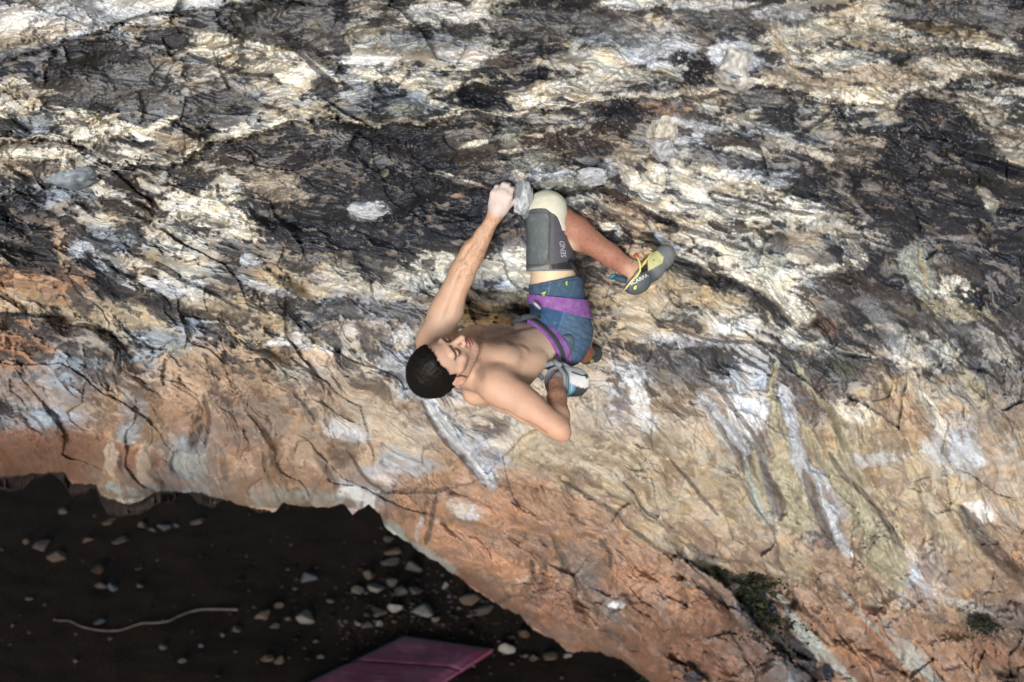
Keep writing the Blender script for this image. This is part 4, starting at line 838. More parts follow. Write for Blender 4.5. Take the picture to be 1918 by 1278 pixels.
def build_pad():
    A = on_ground(757, 1189); B = on_ground(922, 1213); Cn = on_ground(800, 1292); Dn = on_ground(548, 1290)
    zt = max(A[2], B[2], Cn[2], Dn[2]) + .05
    def lift(p):   # the top corner seen at the same place, raised to the pad's height
        d = unit(p - CAM); return CAM + d * ((zt - CAM_H) / d[2])
    cs = [lift(q) for q in (A, B, Cn, Dn)]
    e = empty('crash_pad', tuple(np.mean(cs, 0) - np.array([0, 0, .12])))
    nu, nv = 60, 80
    U, V = np.meshgrid(np.linspace(0, 1, nu), np.linspace(0, 1, nv))
    top = ((1 - U) * (1 - V))[..., None] * cs[0] + (U * (1 - V))[..., None] * cs[1] + (U * V)[..., None] * cs[2] + ((1 - U) * V)[..., None] * cs[3]
    edge = np.minimum(np.minimum(U, 1 - U), np.minimum(V, 1 - V))
    top[..., 2] += .035 * sstep(0, .10, edge) - .02 + .006 * fbm(U * 3, V * 9, 4, 500) + .003 * fbm(U * 2 + V * 3, V * 20 - U * 5, 3, 510)
    top[..., 2] -= .02 * np.exp(-((V - .5) / .02) ** 2)
    m = simple_mat('pink_pad_fabric', (.080, .016, .040), .75, .22, 5, .5, 40, .3, dust=(.22, .12, .17), dust_amt=.35)
    ms = simple_mat('pad_side_fabric', (.095, .02, .045), .75, .15, 8, .4, 60, .3, dust=(.18, .10, .13), dust_amt=.3)
    idx = np.arange(nu * nv).reshape(nv, nu)
    F = np.stack([idx[:-1, :-1], idx[1:, :-1], idx[1:, 1:], idx[:-1, 1:]], -1).reshape(-1, 4)
    mesh_obj('top_cover', top.reshape(-1, 3), F, m, e)
    ring = np.concatenate([top[0, :-1], top[:-1, -1], top[-1, :0:-1], top[:0:-1, 0]])
    rows = []
    cc = ring.mean(0)
    for k, (dz, g) in enumerate([(0, 1), (-.012, 1.008), (-.03, 1.010), (-.05, 1.012), (-.065, 1.006), (-.08, .99)]):
        q = ring.copy(); q[:, :2] = cc[:2] + (q[:, :2] - cc[:2]) * g; q[:, 2] += dz
        rows.append(q)
    n = len(ring); VV = np.concatenate(rows)
    FF = [[r * n + i, (r + 1) * n + i, (r + 1) * n + (i + 1) % n, r * n + (i + 1) % n] for r in range(5) for i in range(n)]
    FF = [f[::-1] for f in FF]
    mesh_obj('side_wall', VV, FF, ms, e)
    # piping round the top edge
    tube('piping', np.concatenate([rows[1], rows[1][:1]]), .007, simple_mat('pad_piping', (.22, .06, .12), .7), e)
    tag(e, 'pink rectangular fabric mat with chalk smears lying on the dark cave floor', 'crash pad')

def tube(name, P, r, mat, parent, n=8, taper=None, label=None, cap=True):
    P = np.asarray(P, float); vs = []
    prev = None
    for i, q in enumerate(P):
        d = unit(P[min(i + 1, len(P) - 1)] - P[max(i - 1, 0)])
        if prev is None:
            a = np.array([0, 0, 1.]) if abs(d[2]) < .9 else np.array([1., 0, 0]); s = unit(np.cross(d, a))
        else: s = unit(prev - d * np.dot(prev, d))
        prev = s; u = np.cross(d, s); rr = r if taper is None else r * taper[i]
        for k in range(n):
            a = 2 * math.pi * k / n; vs.append(q + (s * math.cos(a) + u * math.sin(a)) * rr)
    F = [[i * n + k, i * n + (k + 1) % n, (i + 1) * n + (k + 1) % n, (i + 1) * n + k] for i in range(len(P) - 1) for k in range(n)]
    if cap: F += [list(range(n))[::-1], [(len(P) - 1) * n + k for k in range(n)]]
    o = mesh_obj(name, vs, F, mat, parent)
    if label: o['label'] = label
    return o
# ------------------------------------------------------------------ signed distance modelling (body, clothes, knobs)
class Prim:
    def __init__(s, f, lo, hi, k, op): s.f = f; s.lo = lo; s.hi = hi; s.k = k; s.op = op
class Model:
    def __init__(s): s.p = []
    def cone(s, a, b, ra, rb, k=.02, op='u'):
        a = np.asarray(a, float); b = np.asarray(b, float); ba = b - a; l2 = ba @ ba
        def f(P):
            t = np.clip(((P - a) @ ba) / l2, 0, 1)
            return np.linalg.norm(P - a - t[..., None] * ba, axis=-1) - (ra + (rb - ra) * t)
        m = max(ra, rb)
        s.p.append(Prim(f, np.minimum(a, b) - m, np.maximum(a, b) + m, k, op)); return s
    def ell(s, c, fr, r, k=.02, op='u'):
        c = np.asarray(c, float); fr = np.asarray(fr, float); r = np.asarray(r, float)
        def f(P):
            q = (P - c) @ fr.T
            k0 = np.linalg.norm(q / r, axis=-1); k1 = np.linalg.norm(q / (r * r), axis=-1)
            return k0 * (k0 - 1) / np.maximum(k1, 1e-6)
        e = np.abs(fr.T) @ r if False else np.full(3, max(r))
        s.p.append(Prim(f, c - e, c + e, k, op)); return s
    def box(s, c, fr, h, rd=.005, k=.01, op='u'):
        c = np.asarray(c, float); fr = np.asarray(fr, float); h = np.asarray(h, float)
        def f(P):
            q = np.abs((P - c) @ fr.T) - (h - rd)
            return np.linalg.norm(np.maximum(q, 0), axis=-1) + np.minimum(q.max(-1), 0) - rd
        e = np.full(3, np.linalg.norm(h)); s.p.append(Prim(f, c - e, c + e, k, op)); return s
    def chain(s, pts, rs, k=.02):
        for i in range(len(pts) - 1): s.cone(pts[i], pts[i + 1], rs[i], rs[i + 1], k)
        return s
    def bounds(s, m=.02):
        u = [p for p in s.p if p.op == 'u']
        return np.min([p.lo for p in u], 0) - m, np.max([p.hi for p in u], 0) + m
    def at(s, P):
        d = np.full(P.shape[:-1], 1.0)
        for p in s.p: d = comb(d, p.f(P), p.k, p.op)
        return d
    def grid(s, lo, hi, h):
        n = np.ceil((hi - lo) / h).astype(int) + 1
        ax = [lo[i] + h * np.arange(n[i]) for i in range(3)]
        d = np.full(n, .5, np.float32)
        for p in s.p:
            mg = .05 + p.k
            i0 = np.maximum(((p.lo - mg - lo) / h).astype(int), 0); i1 = np.minimum(((p.hi + mg - lo) / h).astype(int) + 2, n)
            if (i1 <= i0).any(): continue
            sl = tuple(slice(i0[i], i1[i]) for i in range(3))
            P = np.stack(np.meshgrid(ax[0][sl[0]], ax[1][sl[1]], ax[2][sl[2]], indexing='ij'), -1)
            d[sl] = comb(d[sl], p.f(P).astype(np.float32), p.k, p.op)
        return d, ax
def comb(a, b, k, op):
    if op == 'u':
        h = np.maximum(k - np.abs(a - b), 0) / k; return np.minimum(a, b) - h * h * k * .25
    b = -b
    h = np.maximum(k - np.abs(a - b), 0) / k; return np.maximum(a, b) + h * h * k * .25
def surface_nets(d, lo, h):
    s = d < 0
    nx, ny, nz = d.shape
    cnt = np.zeros((nx - 1, ny - 1, nz - 1), np.int8)
    for i in (0, 1):
        for j in (0, 1):
            for k in (0, 1): cnt += s[i:nx - 1 + i, j:ny - 1 + j, k:nz - 1 + k]
    act = (cnt > 0) & (cnt < 8)
    I = np.argwhere(act); vid = np.full(act.shape, -1, np.int32); vid[act] = np.arange(len(I))
    acc = np.zeros((len(I), 3)); w = np.zeros(len(I))
    cor = [(i, j, k) for i in (0, 1) for j in (0, 1) for k in (0, 1)]
    for a in cor:
        for ax in range(3):
            if a[ax] == 1: continue
            b = list(a); b[ax] = 1
            da = d[I[:, 0] + a[0], I[:, 1] + a[1], I[:, 2] + a[2]]; db = d[I[:, 0] + b[0], I[:, 1] + b[1], I[:, 2] + b[2]]
            m = (da < 0) != (db < 0); t = np.where(m, da / np.where(m, da - db, 1), 0)
            p = np.tile(np.array(a, float), (len(I), 1)); p[:, ax] += t
            acc[m] += p[m]; w[m] += 1
    V = (I + acc / w[:, None]) * h + lo
    F = []
    for ax in range(3):
        o1, o2 = (ax + 1) % 3, (ax + 2) % 3
        sl0 = [slice(None)] * 3; sl1 = [slice(None)] * 3; sl0[ax] = slice(0, -1); sl1[ax] = slice(1, None)
        c = s[tuple(sl0)] != s[tuple(sl1)]
        E_ = np.argwhere(c)
        ok = (E_[:, o1] > 0) & (E_[:, o2] > 0) & (E_[:, o1] < d.shape[o1] - 1) & (E_[:, o2] < d.shape[o2] - 1)
        E_ = E_[ok]; ins = s[E_[:, 0], E_[:, 1], E_[:, 2]]
        def g(a, b):
            q = E_.copy(); q[:, o1] -= a; q[:, o2] -= b; return vid[q[:, 0], q[:, 1], q[:, 2]]
        Q = np.stack([g(1, 1), g(0, 1), g(0, 0), g(1, 0)], 1)
        Q[~ins] = Q[~ins][:, ::-1]
        F.append(Q)
    F = np.concatenate(F); F = F[(F >= 0).all(1)]
    return V, F
def relax(V, F, it=2, lam=.5):
    n = len(V)
    E_ = np.concatenate([F[:, [0, 1]], F[:, [1, 2]], F[:, [2, 3]], F[:, [3, 0]]])
    a = np.concatenate([E_[:, 0], E_[:, 1]]); b = np.concatenate([E_[:, 1], E_[:, 0]])
    deg = np.bincount(a, minlength=n).astype(float)
    for _ in range(it):
        S = np.stack([np.bincount(a, weights=V[b, i], minlength=n) for i in range(3)], 1) / np.maximum(deg, 1)[:, None]
        V = V + lam * (S - V)
    return V
def mesh_fn(fn, lo, hi, h, it=1):
    """mesh the zero level of any function of camera-space points"""
    n = np.ceil((hi - lo) / h).astype(int) + 1
    P = np.stack(np.meshgrid(*[lo[i] + h * np.arange(n[i]) for i in range(3)], indexing='ij'), -1)
    d = fn(P); V, F = surface_nets(d, lo, h); return relax(V, F, it, .4), F
def noise3(P, s, seed=0, oc=3):
    x, y, z = P[..., 0] * s, P[..., 1] * s, P[..., 2] * s
    return (fbm(x + z * .7, y - z * .4, oc, seed) + fbm(y + x * .5, z + x * .3, oc, seed + 50)) * .7

# ------------------------------------------------------------------ the climber: skeleton in the photographer's axes
def frame(a, b, c):
    a = unit(a); b = unit(np.asarray(b, float) - a * (np.asarray(b, float) @ a)); c = np.cross(a, b)
    return np.array([a, b, c])
HS = 1.12
class HeadModel:
    def __init__(s, m): s.m = m
    def ell(s, c, fr, r, k=.02, op='u'): s.m.ell(c, fr, np.array(r) * HS, k * HS, op)
    def cone(s, a, b, ra, rb, k=.02, op='u'): s.m.cone(a, b, ra * HS, rb * HS, k * HS, op)
pel = J(1052, 630, 5.30); neck = J(872, 690, 4.98)
UP = unit(neck - pel)
LSH = J(812, 640, 5.13); RSH = J(930, 722, 4.90)
A_ = RSH - LSH; A_ = unit(A_ - UP * (A_ @ UP)); FR = unit(np.cross(UP, A_))      # across to his right, front of the chest
if FR[1] < 0: FR = -FR
TF = frame(A_, FR, UP)
# pelvis is turned a little away from the shoulders
HR = unit(J(1060, 665, 5.17) - J(1050, 590, 5.42)); HU = unit(UP - HR * (UP @ HR)); HF = unit(np.cross(HU, HR)); HF = HF if HF[1] > 0 else -HF
PF = frame(HR, HF, HU)
# head frame
C_H = J(821, 687, 4.84)
hU = unit([-.78, -.17, .58]); hR = np.array([.52, -.62, .58]); hR = unit(hR - hU * (hR @ hU)); hF = np.cross(hU, hR); hF = hF if hF[1] > 0 else -hF
HFR = np.array([hR, hF, hU])
def H(r, f, u): return C_H + (hR * r + hF * f + hU * u) * HS
LEL = J(868, 503, 5.07); LWR = J(928, 402, 5.02)
REL = J(1048, 805, 4.84); RWR = J(1041, 722, 5.02)
HIP = J(1046, 612, 5.28); KNE = J(1024, 392, 5.08); ANK = J(1181, 505, 5.22)
HIP2 = J(1062, 622, 5.42); KNE2 = J(1080, 640, 5.74); ANK2 = J(1092, 663, 5.66)

def build_body_model():
    m = Model()
    # torso
    ch = pel + UP * .33
    m.ell(pel + UP * .31, TF, (.150, .105, .175), .03)
    m.ell(pel + UP * .40 + FR * .0, TF, (.165, .095, .11), .04)
    m.ell(pel + UP * .15 + HU * .01, TF, (.125, .082, .15), .05)
    m.ell(pel, PF, (.150, .105, .115), .05)
    for s in (-1, 1):
        m.ell(ch + UP * .065 + A_ * s * .072 + FR * .074, TF, (.074, .036, .060), .012)
        m.cone(ch + UP * .09 + A_ * s * .03 + FR * .02, (RSH if s > 0 else LSH), .055, .058, .05)
        m.ell(ch + UP * .04 + A_ * s * .10 - FR * .045, TF, (.065, .05, .11), .04)          # lats and shoulder blades
        m.ell(ch + UP * -.02 + A_ * s * .118 + FR * .01, TF, (.035, .055, .10), .03)
    m.cone(pel + UP * .44 - FR * .03, H(0, -.03, -.10), .068, .056, .035)
    m.cone(neck + A_ * .03 - FR * .02, RSH + FR * .0 - A_ * .01, .050, .052, .04)           # trapezius
    m.cone(neck - A_ * .03 - FR * .02, LSH + A_ * .01, .048, .05, .04)
    m.cone(neck + FR * .035 + A_ * .02, RSH + FR * .035 - A_ * .04, .016, .014, .02)      # collar bones
    m.cone(neck + FR * .035 - A_ * .02, LSH + FR * .035 + A_ * .04, .016, .014, .02)
    m.cone(H(.045, -.02, -.07), neck + FR * .04 + A_ * .005, .014, .012, .02)
    m.ell(J(902, 733, 5.05), frame(UP, A_, FR), (.085, .06, .055), .035)           # shoulder blade and lat seen under the near arm
    m.ell(J(938, 752, 5.08), frame(unit([.8, -.5, -.2]), A_, FR), (.075, .035, .04), .03)
    # belly: centre furrow and navel
    m.cone(ch + FR * .125 + UP * .10, ch + FR * .112 - UP * .16, .010, .008, .022, 's')
    # left arm (reaching to the hold)
    m.ell(LSH + unit(LEL - LSH) * .02, frame(unit(LEL - LSH), FR, np.cross(unit(LEL - LSH), FR)), (.095, .066, .066), .03)
    ue = LEL - LSH; fe = LWR - LEL
    sid = unit(np.cross(ue, [0, 0, 1]))          # sideways in the picture
    m.chain([LSH, LSH + ue * .45 + sid * .004, LEL - ue * .08, LEL], [.060, .059, .043, .040], .025)
    m.cone(LSH + ue * .35 - sid * .016, LEL - ue * .15 - sid * .004, .046, .034, .03)
    s2 = unit(np.cross(fe, [0, 0, 1]))
    m.chain([LEL, LEL + fe * .28, LEL + fe * .62, LWR], [.038, .039, .031, .0265], .02)
    m.cone(LEL - ue * .12 + s2 * .016, LEL + fe * .45 + s2 * .008, .033, .029, .025)
    m.cone(LEL + s2 * -.012, LEL + fe * .35 - s2 * .018, .034, .028, .02)
    for o_, z_ in ((.004, .047), (-.022, .040)):
        m.cone(LEL + fe * .12 + s2 * o_ + np.array([0, 0, z_]), LEL + fe * .85 + s2 * o_ * .5 + np.array([0, 0, .032]), .003, .002, .018, 's')
    m.cone(LSH + ue * .38 + sid * .012 + np.array([0, 0, .067]), LEL - ue * .06 + sid * .008 + np.array([0, 0, .048]), .005, .003, .024, 's')
    # left hand: back of the hand to the viewer, fingers over the edge of the hold
    wd = unit(J(944, 350, 5.0) - LWR); hs = unit(np.array([.93, -.30, 0.10])); hs = unit(hs - wd * (hs @ wd)); hn = np.cross(hs, wd); hn = hn if hn[2] > 0 else -hn
    m.ell(LWR + wd * .048, frame(hs, wd, hn), (.041, .055, .020), .02)
    m.cone(LWR, LWR + wd * .03, .027, .026, .02)
    kn = [LWR + wd * .088 + hs * q for q in (-.033, -.011, .012, .033)]
    kn[0] = kn[0] - wd * .012; kn[3] = kn[3] - wd * .006
    for i, q in enumerate(kn):
        off = (-.033, -.011, .012, .033)[i]
        m.cone(LWR + wd * .03 + hs * off * .6, q, .014, .0125, .012)
        fl = (.030, .036, .037, .033)[i]
        p1 = q + wd * fl * .85 - hn * .014 + hs * (.004 if i < 2 else -.003)
        p2 = p1 + wd * .004 - hn * .030; p3 = p2 - wd * .012 - hn * .02
        m.cone(q, p1, .0110, .0098, .007); m.cone(p1, p2, .0098, .0088, .006); m.cone(p2, p3, .0085, .0075, .006)
    tb = LWR + wd * .022 + hs * .026 - hn * .008
    m.cone(tb, tb + wd * .035 + hs * .014 - hn * .010, .015, .0125, .014); m.cone(tb + wd * .035 + hs * .014 - hn * .010, tb + wd * .055 + hs * .030 - hn * .022, .0115, .009, .008)
    # right arm (folded back to the chalk bag)
    m.ell(RSH + unit(REL - RSH) * .025, frame(unit(REL - RSH), FR, np.cross(unit(REL - RSH), FR)), (.105, .068, .068), .03)
    ue = REL - RSH; fe = RWR - REL
    sd = unit(np.cross(ue, [0, 0, 1]))
    m.chain([RSH, RSH + ue * .45, REL - ue * .1, REL], [.062, .059, .044, .037], .025)
    m.cone(RSH + ue * .32 - sd * .014, REL - ue * .2 - sd * .006, .05, .036, .03)
    m.cone(RSH + ue * .30 + sd * .062 + np.array([0, 0, .02]), RSH + ue * .85 + sd * .045 + np.array([0, 0, .028]), .006, .004, .022, 's')
    m.cone(REL, J(1057, 815, 4.84), .034, .024, .02)
    m.chain([REL, REL + fe * .3, REL + fe * .7, RWR], [.038, .042, .036, .029], .018)
    m.cone(RSH + A_ * .0 + FR * .02, pel + UP * .33 + A_ * .10 + FR * .07, .035, .02, .03)
    # right hand going into the bag
    hd = unit(J(1070, 700, 5.13) - RWR); hx = unit(np.cross(hd, [0, 0, 1])); hy = np.cross(hd, hx)
    m.ell(RWR + hd * .045, frame(hx, hd, hy), (.040, .052, .021), .02)
    for i, o in enumerate((-.030, -.010, .011, .031)):
        a = RWR + hd * .08 + hx * o; b = a + hd * (.030, .036, .035, .028)[i] + hy * .006; c = b + hd * .018 + hy * .018
        m.cone(RWR + hd * .03 + hx * o * .6, a, .013, .012, .01); m.cone(a, b, .0105, .0095, .006); m.cone(b, c, .0092, .0078, .006)
    m.cone(RWR + hd * .02 + hx * .028, RWR + hd * .062 + hx * .05 + hy * .01, .014, .010, .012)
    # raised leg
    te = KNE - HIP
    ts = unit(np.cross(te, [0, 0, 1]))
    m.chain([HIP, HIP + te * .35, HIP + te * .7, KNE], [.098, .088, .070, .060], .04)
    m.cone(HIP + te * .15, HIP + te * .72 - ts * .012, .085, .062, .03)
    ce = ANK - KNE; cs = unit(np.cross(ce, [0, 0, 1])); cs = cs if cs[1] < 0 else -cs       # towards the calf side
    m.ell(KNE - te * .02, frame(te, cs, np.cross(unit(te), cs)), (.062, .06, .06), .02)
    m.chain([KNE + ce * .02, KNE + ce * .35, KNE + ce * .75, ANK], [.058, .054, .040, .037], .025)
    m.cone(KNE + ce * .16 + cs * .030, KNE + ce * .44 + cs * .027, .044, .037, .03)
    m.cone(KNE + ce * .42 + cs * .018, KNE + ce * .85 + cs * .010, .034, .024, .025)
    m.ell(ANK + np.array([-.004, .0, .035]), np.eye(3), (.016, .018, .014), .015)
    # foot inside the shoe
    m.cone(ANK, J(1190, 532, 5.20), .036, .032, .02); m.cone(ANK + np.array([.02, 0, 0]), J(1225, 503, 5.24), .032, .026, .02); m.cone(J(1190, 532, 5.20), J(1225, 508, 5.24), .028, .026, .02); m.cone(J(1225, 506, 5.24), J(1242, 485, 5.27), .027, .024, .02)
    # far leg, drawn up behind
    m.chain([HIP2, HIP2 + (KNE2 - HIP2) * .5, KNE2], [.095, .082, .060], .04)
    m.chain([KNE2, KNE2 + (ANK2 - KNE2) * .4, ANK2], [.056, .048, .036], .03)
    m.cone(ANK2, J(1101, 666, 5.72), .035, .030, .02); m.cone(J(1101, 666, 5.72), J(1112, 664, 5.80), .028, .024, .02)
    # head
    hm = HeadModel(m)
    hm.ell(H(0, -.010, .012), HFR, (.074, .094, .086), .02)
    hm.ell(H(0, .030, -.035), HFR, (.060, .060, .080), .025)
    hm.ell(H(0, .040, -.088), HFR, (.046, .046, .040), .02)
    hm.ell(H(0, .060, -.118), HFR, (.024, .024, .020), .02)
    hm.cone(H(.052, -.005, -.078), H(.022, .066, -.118), .014, .014, .02); hm.cone(H(-.052, -.005, -.078), H(-.022, .066, -.118), .014, .014, .02)
    hm.cone(H(-.034, .084, -.012), H(.034, .084, -.012), .0095, .0095, .014)
    for s in (-1, 1):
        hm.ell(H(s * .031, .096, -.034), HFR, (.017, .012, .011), .010, 's')
        hm.ell(H(s * .031, .079, -.035), HFR, (.0150, .0115, .0110), .004)
        hm.cone(H(s * .044, .060, -.055), H(s * .058, .030, -.045), .014, .012, .02)
        hm.cone(H(s * .046, .078, -.018), H(s * .016, .087, -.014), .0055, .0065, .007)
        hm.ell(H(s * .013, .096, -.070), HFR, (.0085, .010, .0075), .006)
        hm.ell(H(s * .077, -.010, -.040), frame(hR + hF * .25 * s, hF - hR * .25 * s, hU), (.0075, .018, .031), .006)
        hm.ell(H(s * .086, -.006, -.036), frame(hR, hF, hU), (.006, .008, .016), .006, 's')
        hm.ell(H(s * .011, .075, -.119), HFR, (.012, .012, .010), .012)
    hm.cone(H(0, .086, -.024), H(0, .110, -.062), .0075, .0115, .010)
    hm.ell(H(0, .113, -.066), HFR, (.0105, .009, .0085), .006)
    hm.ell(H(0, .089, -.089), HFR, (.023, .010, .0060), .005)
    hm.ell(H(0, .087, -.1015), HFR, (.020, .010, .0065), .005)
    hm.cone(H(-.022, .098, -.0955), H(.022, .098, -.0955), .0022, .0022, .004, 's')
    return m

def skin_colour(V):
    """albedo of the skin by place, real tone plus painted light: browned arms and calf, highlighted pale belly, chalked hand, stubble, lips, body hair"""
    n = len(V)
    base = np.tile(np.array([.55, .345, .26]), (n, 1))
    def mix(c, m):
        nonlocal base
        m = np.clip(m, 0, 1)[:, None]; base = base * (1 - m) + np.array(c) * m
    def segd(a, b):
        ba = b - a; t = np.clip(((V - a) @ ba) / (ba @ ba), 0, 1); return np.linalg.norm(V - a - t[:, None] * ba, axis=1), t
    q = (V - pel) @ TF.T
    tor = sstep(.19, .13, np.abs(q[:, 0])) * sstep(.50, .40, q[:, 2])
    belly = sstep(.30, .16, q[:, 2]) * tor
    mix((.66, .54, .39), belly * .85); mix((.54, .40, .29), tor * .4)  # pale belly skin, its bright highlight painted in
    nz = noise3(V, 22, 601); fz = noise3(V, 160, 611, 2); st = fbm(q[:, 0] * 260 + q[:, 2] * 60, q[:, 2] * 90, 3, 620)
    # chest hair
    hair = sstep(.105, .0, np.abs(q[:, 0] - .0)) * sstep(.24, .32, q[:, 2]) * sstep(.47, .40, q[:, 2]) * sstep(.02, .07, q[:, 1])
    line = sstep(.022, .0, np.abs(q[:, 0])) * sstep(.03, .07, q[:, 1]) * sstep(.02, .05, q[:, 2]) * sstep(.34, .28, q[:, 2])
    mix((.085, .05, .04), np.clip(hair * (1.5 + st * 2.0) + line * (.8 + st), 0, .82))
    for s in (-1, 1):
        d = np.linalg.norm(q - np.array([s * .078, .10, .375]), axis=1); mix((.34, .15, .12), sstep(.017, .010, d))
    # left arm
    d, t = segd(LEL, LWR); mix((.50, .31, .205), sstep(.09, .05, d) * .7)
    d, t = segd(LSH, LEL); mix((.54, .355, .25), sstep(.09, .06, d) * .5)
    hy = V @ unit(LWR - LEL); pp = fbm(V @ unit(np.cross(LWR - LEL, [0, 0, 1.])) * 220 + V[:, 2] * 120, hy * 45, 3, 630)
    d, t = segd(LEL, LWR); mix((.16, .09, .06), sstep(.08, .05, d) * sstep(.1, .16, pp) * .35)
    # chalked left hand
    tip = J(944, 350, 5.0); hd = (V - LWR) @ unit(tip - LWR)
    d = np.linalg.norm(V - (LWR + tip) / 2, axis=1); mix((.62, .55, .56), sstep(-.012, .022, hd + nz * .012) * sstep(.14, .11, d) * .82)
    # right arm: browner forearm with hair, chalk on the hand
    d, t = segd(REL, RWR); mix((.42, .215, .14), sstep(.07, .045, d) * sstep(.12, .5, t) * .9)
    p2 = fbm(V[:, 0] * 240, V[:, 1] * 90, 3, 640); mix((.10, .05, .035), sstep(.07, .05, d) * sstep(.3, .6, t) * sstep(.0, .2, p2) * .5)
    d, t = segd(RSH, REL); mix((.53, .31, .22), sstep(.09, .06, d) * t * .8)
    d, t = segd(RWR + unit(J(1070, 700, 5.13) - RWR) * .04, J(1075, 698, 5.16)); mix((.56, .48, .46), sstep(.055, .03, d) * .8)
    # legs
    d, t = segd(KNE, ANK); m_ = sstep(.12, .07, d) * sstep(.0, .1, t); mix((.34, .15, .11), m_ * .95)
    lc = V @ unit(ANK - KNE); cc_ = V @ unit(np.cross(ANK - KNE, [0, 0, 1.])); p3 = fbm(lc * 45 + cc_ * 20, cc_ * 210 + V[:, 2] * 120, 3, 650); mix((.12, .06, .045), m_ * sstep(.05, .3, p3) * .38 * sstep(.95, .8, t))
    mix((.58, .38, .28), sstep(.86, 1.0, t) * sstep(.09, .05, d) * .7)
    d, t = segd(KNE2, ANK2 + (ANK2 - KNE2) * .3); mix((.34, .14, .085), sstep(.10, .07, d))
    d, t = segd(HIP, KNE); mix((.68, .53, .38), sstep(.13, .08, d) * sstep(.25, .4, t) * sstep(.8, .7, t))
    # face
    h = (V - C_H) @ HFR.T / HS; inh = sstep(.17, .15, np.linalg.norm(h, axis=1))
    mix((.55, .365, .275), inh * .6)
    mix((.50, .26, .20), inh * sstep(.035, .0, np.linalg.norm(h - np.array([.045, .065, -.055]), axis=1)) * .35)
    beard = inh * sstep(-.070, -.092, h[:, 2] + .25 * (np.abs(h[:, 0]) > .045) * (-.10) ) * sstep(-.02, .02, h[:, 1])
    beard = np.maximum(beard, inh * sstep(.040, .052, np.abs(h[:, 0])) * sstep(-.035, -.06, h[:, 2]) * sstep(-.02, .0, h[:, 1]) * sstep(.075, .05, h[:, 1]))
    must = inh * sstep(.008, .004, np.abs(h[:, 2] + .080)) * sstep(.03, .02, np.abs(h[:, 0])) * sstep(.07, .08, h[:, 1])
    mix((.16, .11, .09), np.clip(beard * (.42 + fz * .5) + must * .45, 0, .7))
    lip = inh * np.clip(1.25 - np.sqrt((h[:, 0] / .023) ** 2 + ((h[:, 2] + .0955) / .0125) ** 2), 0, 1) * sstep(.078, .086, h[:, 1])
    mix((.48, .15, .16), np.clip(lip * 3, 0, .9))
    mix((.12, .03, .03), inh * sstep(.0022, .0008, np.abs(h[:, 2] + .0955)) * sstep(.024, .019, np.abs(h[:, 0])) * sstep(.078, .084, h[:, 1]))
    for s in (-1, 1):
        e = h - np.array([s * .031, .088, -.0365])
        arc = np.abs(e[:, 2] + .5 * (e[:, 0] / .018) ** 2 * -.005)
        mix((.05, .03, .028), inh * sstep(.0065, .0025, arc) * sstep(.0185, .013, np.abs(e[:, 0])) * sstep(-.025, -.012, e[:, 1]))
        b = h - np.array([s * .031, .088, -.016]); w = .0095 - .004 * np.clip(s * b[:, 0] / .024, 0, 1)
        mix((.055, .035, .028), inh * sstep(w, w * .5, np.abs(b[:, 2] + .10 * (s * b[:, 0] + .01) ** 1 * .6)) * sstep(.027, .021, np.abs(b[:, 0])) * sstep(-.03, -.015, e[:, 1]) * .85)
        ear = np.linalg.norm((h - np.array([s * .08, -.006, -.04])) / np.array([.014, .024, .034]), axis=1); mix((.60, .32, .25), sstep(1.1, .7, ear) * .5)
    sc = inh * sstep(-.02, -.05, h[:, 1]) * sstep(-.10, -.06, h[:, 2])
    mix((.05, .035, .03), sc * .85)
    base *= (1 + .13 * nz + .06 * fz)[:, None]
    mix((.50, .22, .17), np.clip(nz - .15, 0, 1) * .35)
    return np.clip(base, .01, .9)

def build_climber():
    M = build_body_model()
    h = .0032
    lo, hi = M.bounds(.02)
    d, ax = M.grid(lo, hi, h)
    V, F = surface_nets(d, lo, h); V = relax(V, F, 2, .4)
    m, nt, b = mat_new('skin')
    at = N(nt, 'ShaderNodeAttribute', attribute_name='Col'); L(nt, at.outputs['Color'], b.inputs['Base Color'])
    b.inputs['Roughness'].default_value = .48; b.inputs['Specular IOR Level'].default_value = .45
    b.inputs['Subsurface Weight'].default_value = .12; b.inputs['Subsurface Radius'].default_value = (.9, .35, .2); b.inputs['Subsurface Scale'].default_value = .012
    n1 = noise_node(nt, 150, 7, .72); bp = N(nt, 'ShaderNodeBump'); bp.inputs['Strength'].default_value = .55; bp.inputs['Distance'].default_value = .004
    L(nt, n1.outputs['Fac'], bp.inputs['Height']); L(nt, bp.outputs[0], b.inputs['Normal'])
    WV = to_world(V)
    body = mesh_obj('person', WV, F, m, origin=tuple(to_world(pel)), cols=skin_colour(V))
    tag(body, 'shirtless dark-haired climber in blue shorts hanging under the rock by one hand and one knee', 'person')
    bvh = BVHTree.FromPolygons([Vector(v) for v in WV], [tuple(f) for f in F.tolist()])
    return M, body, bvh

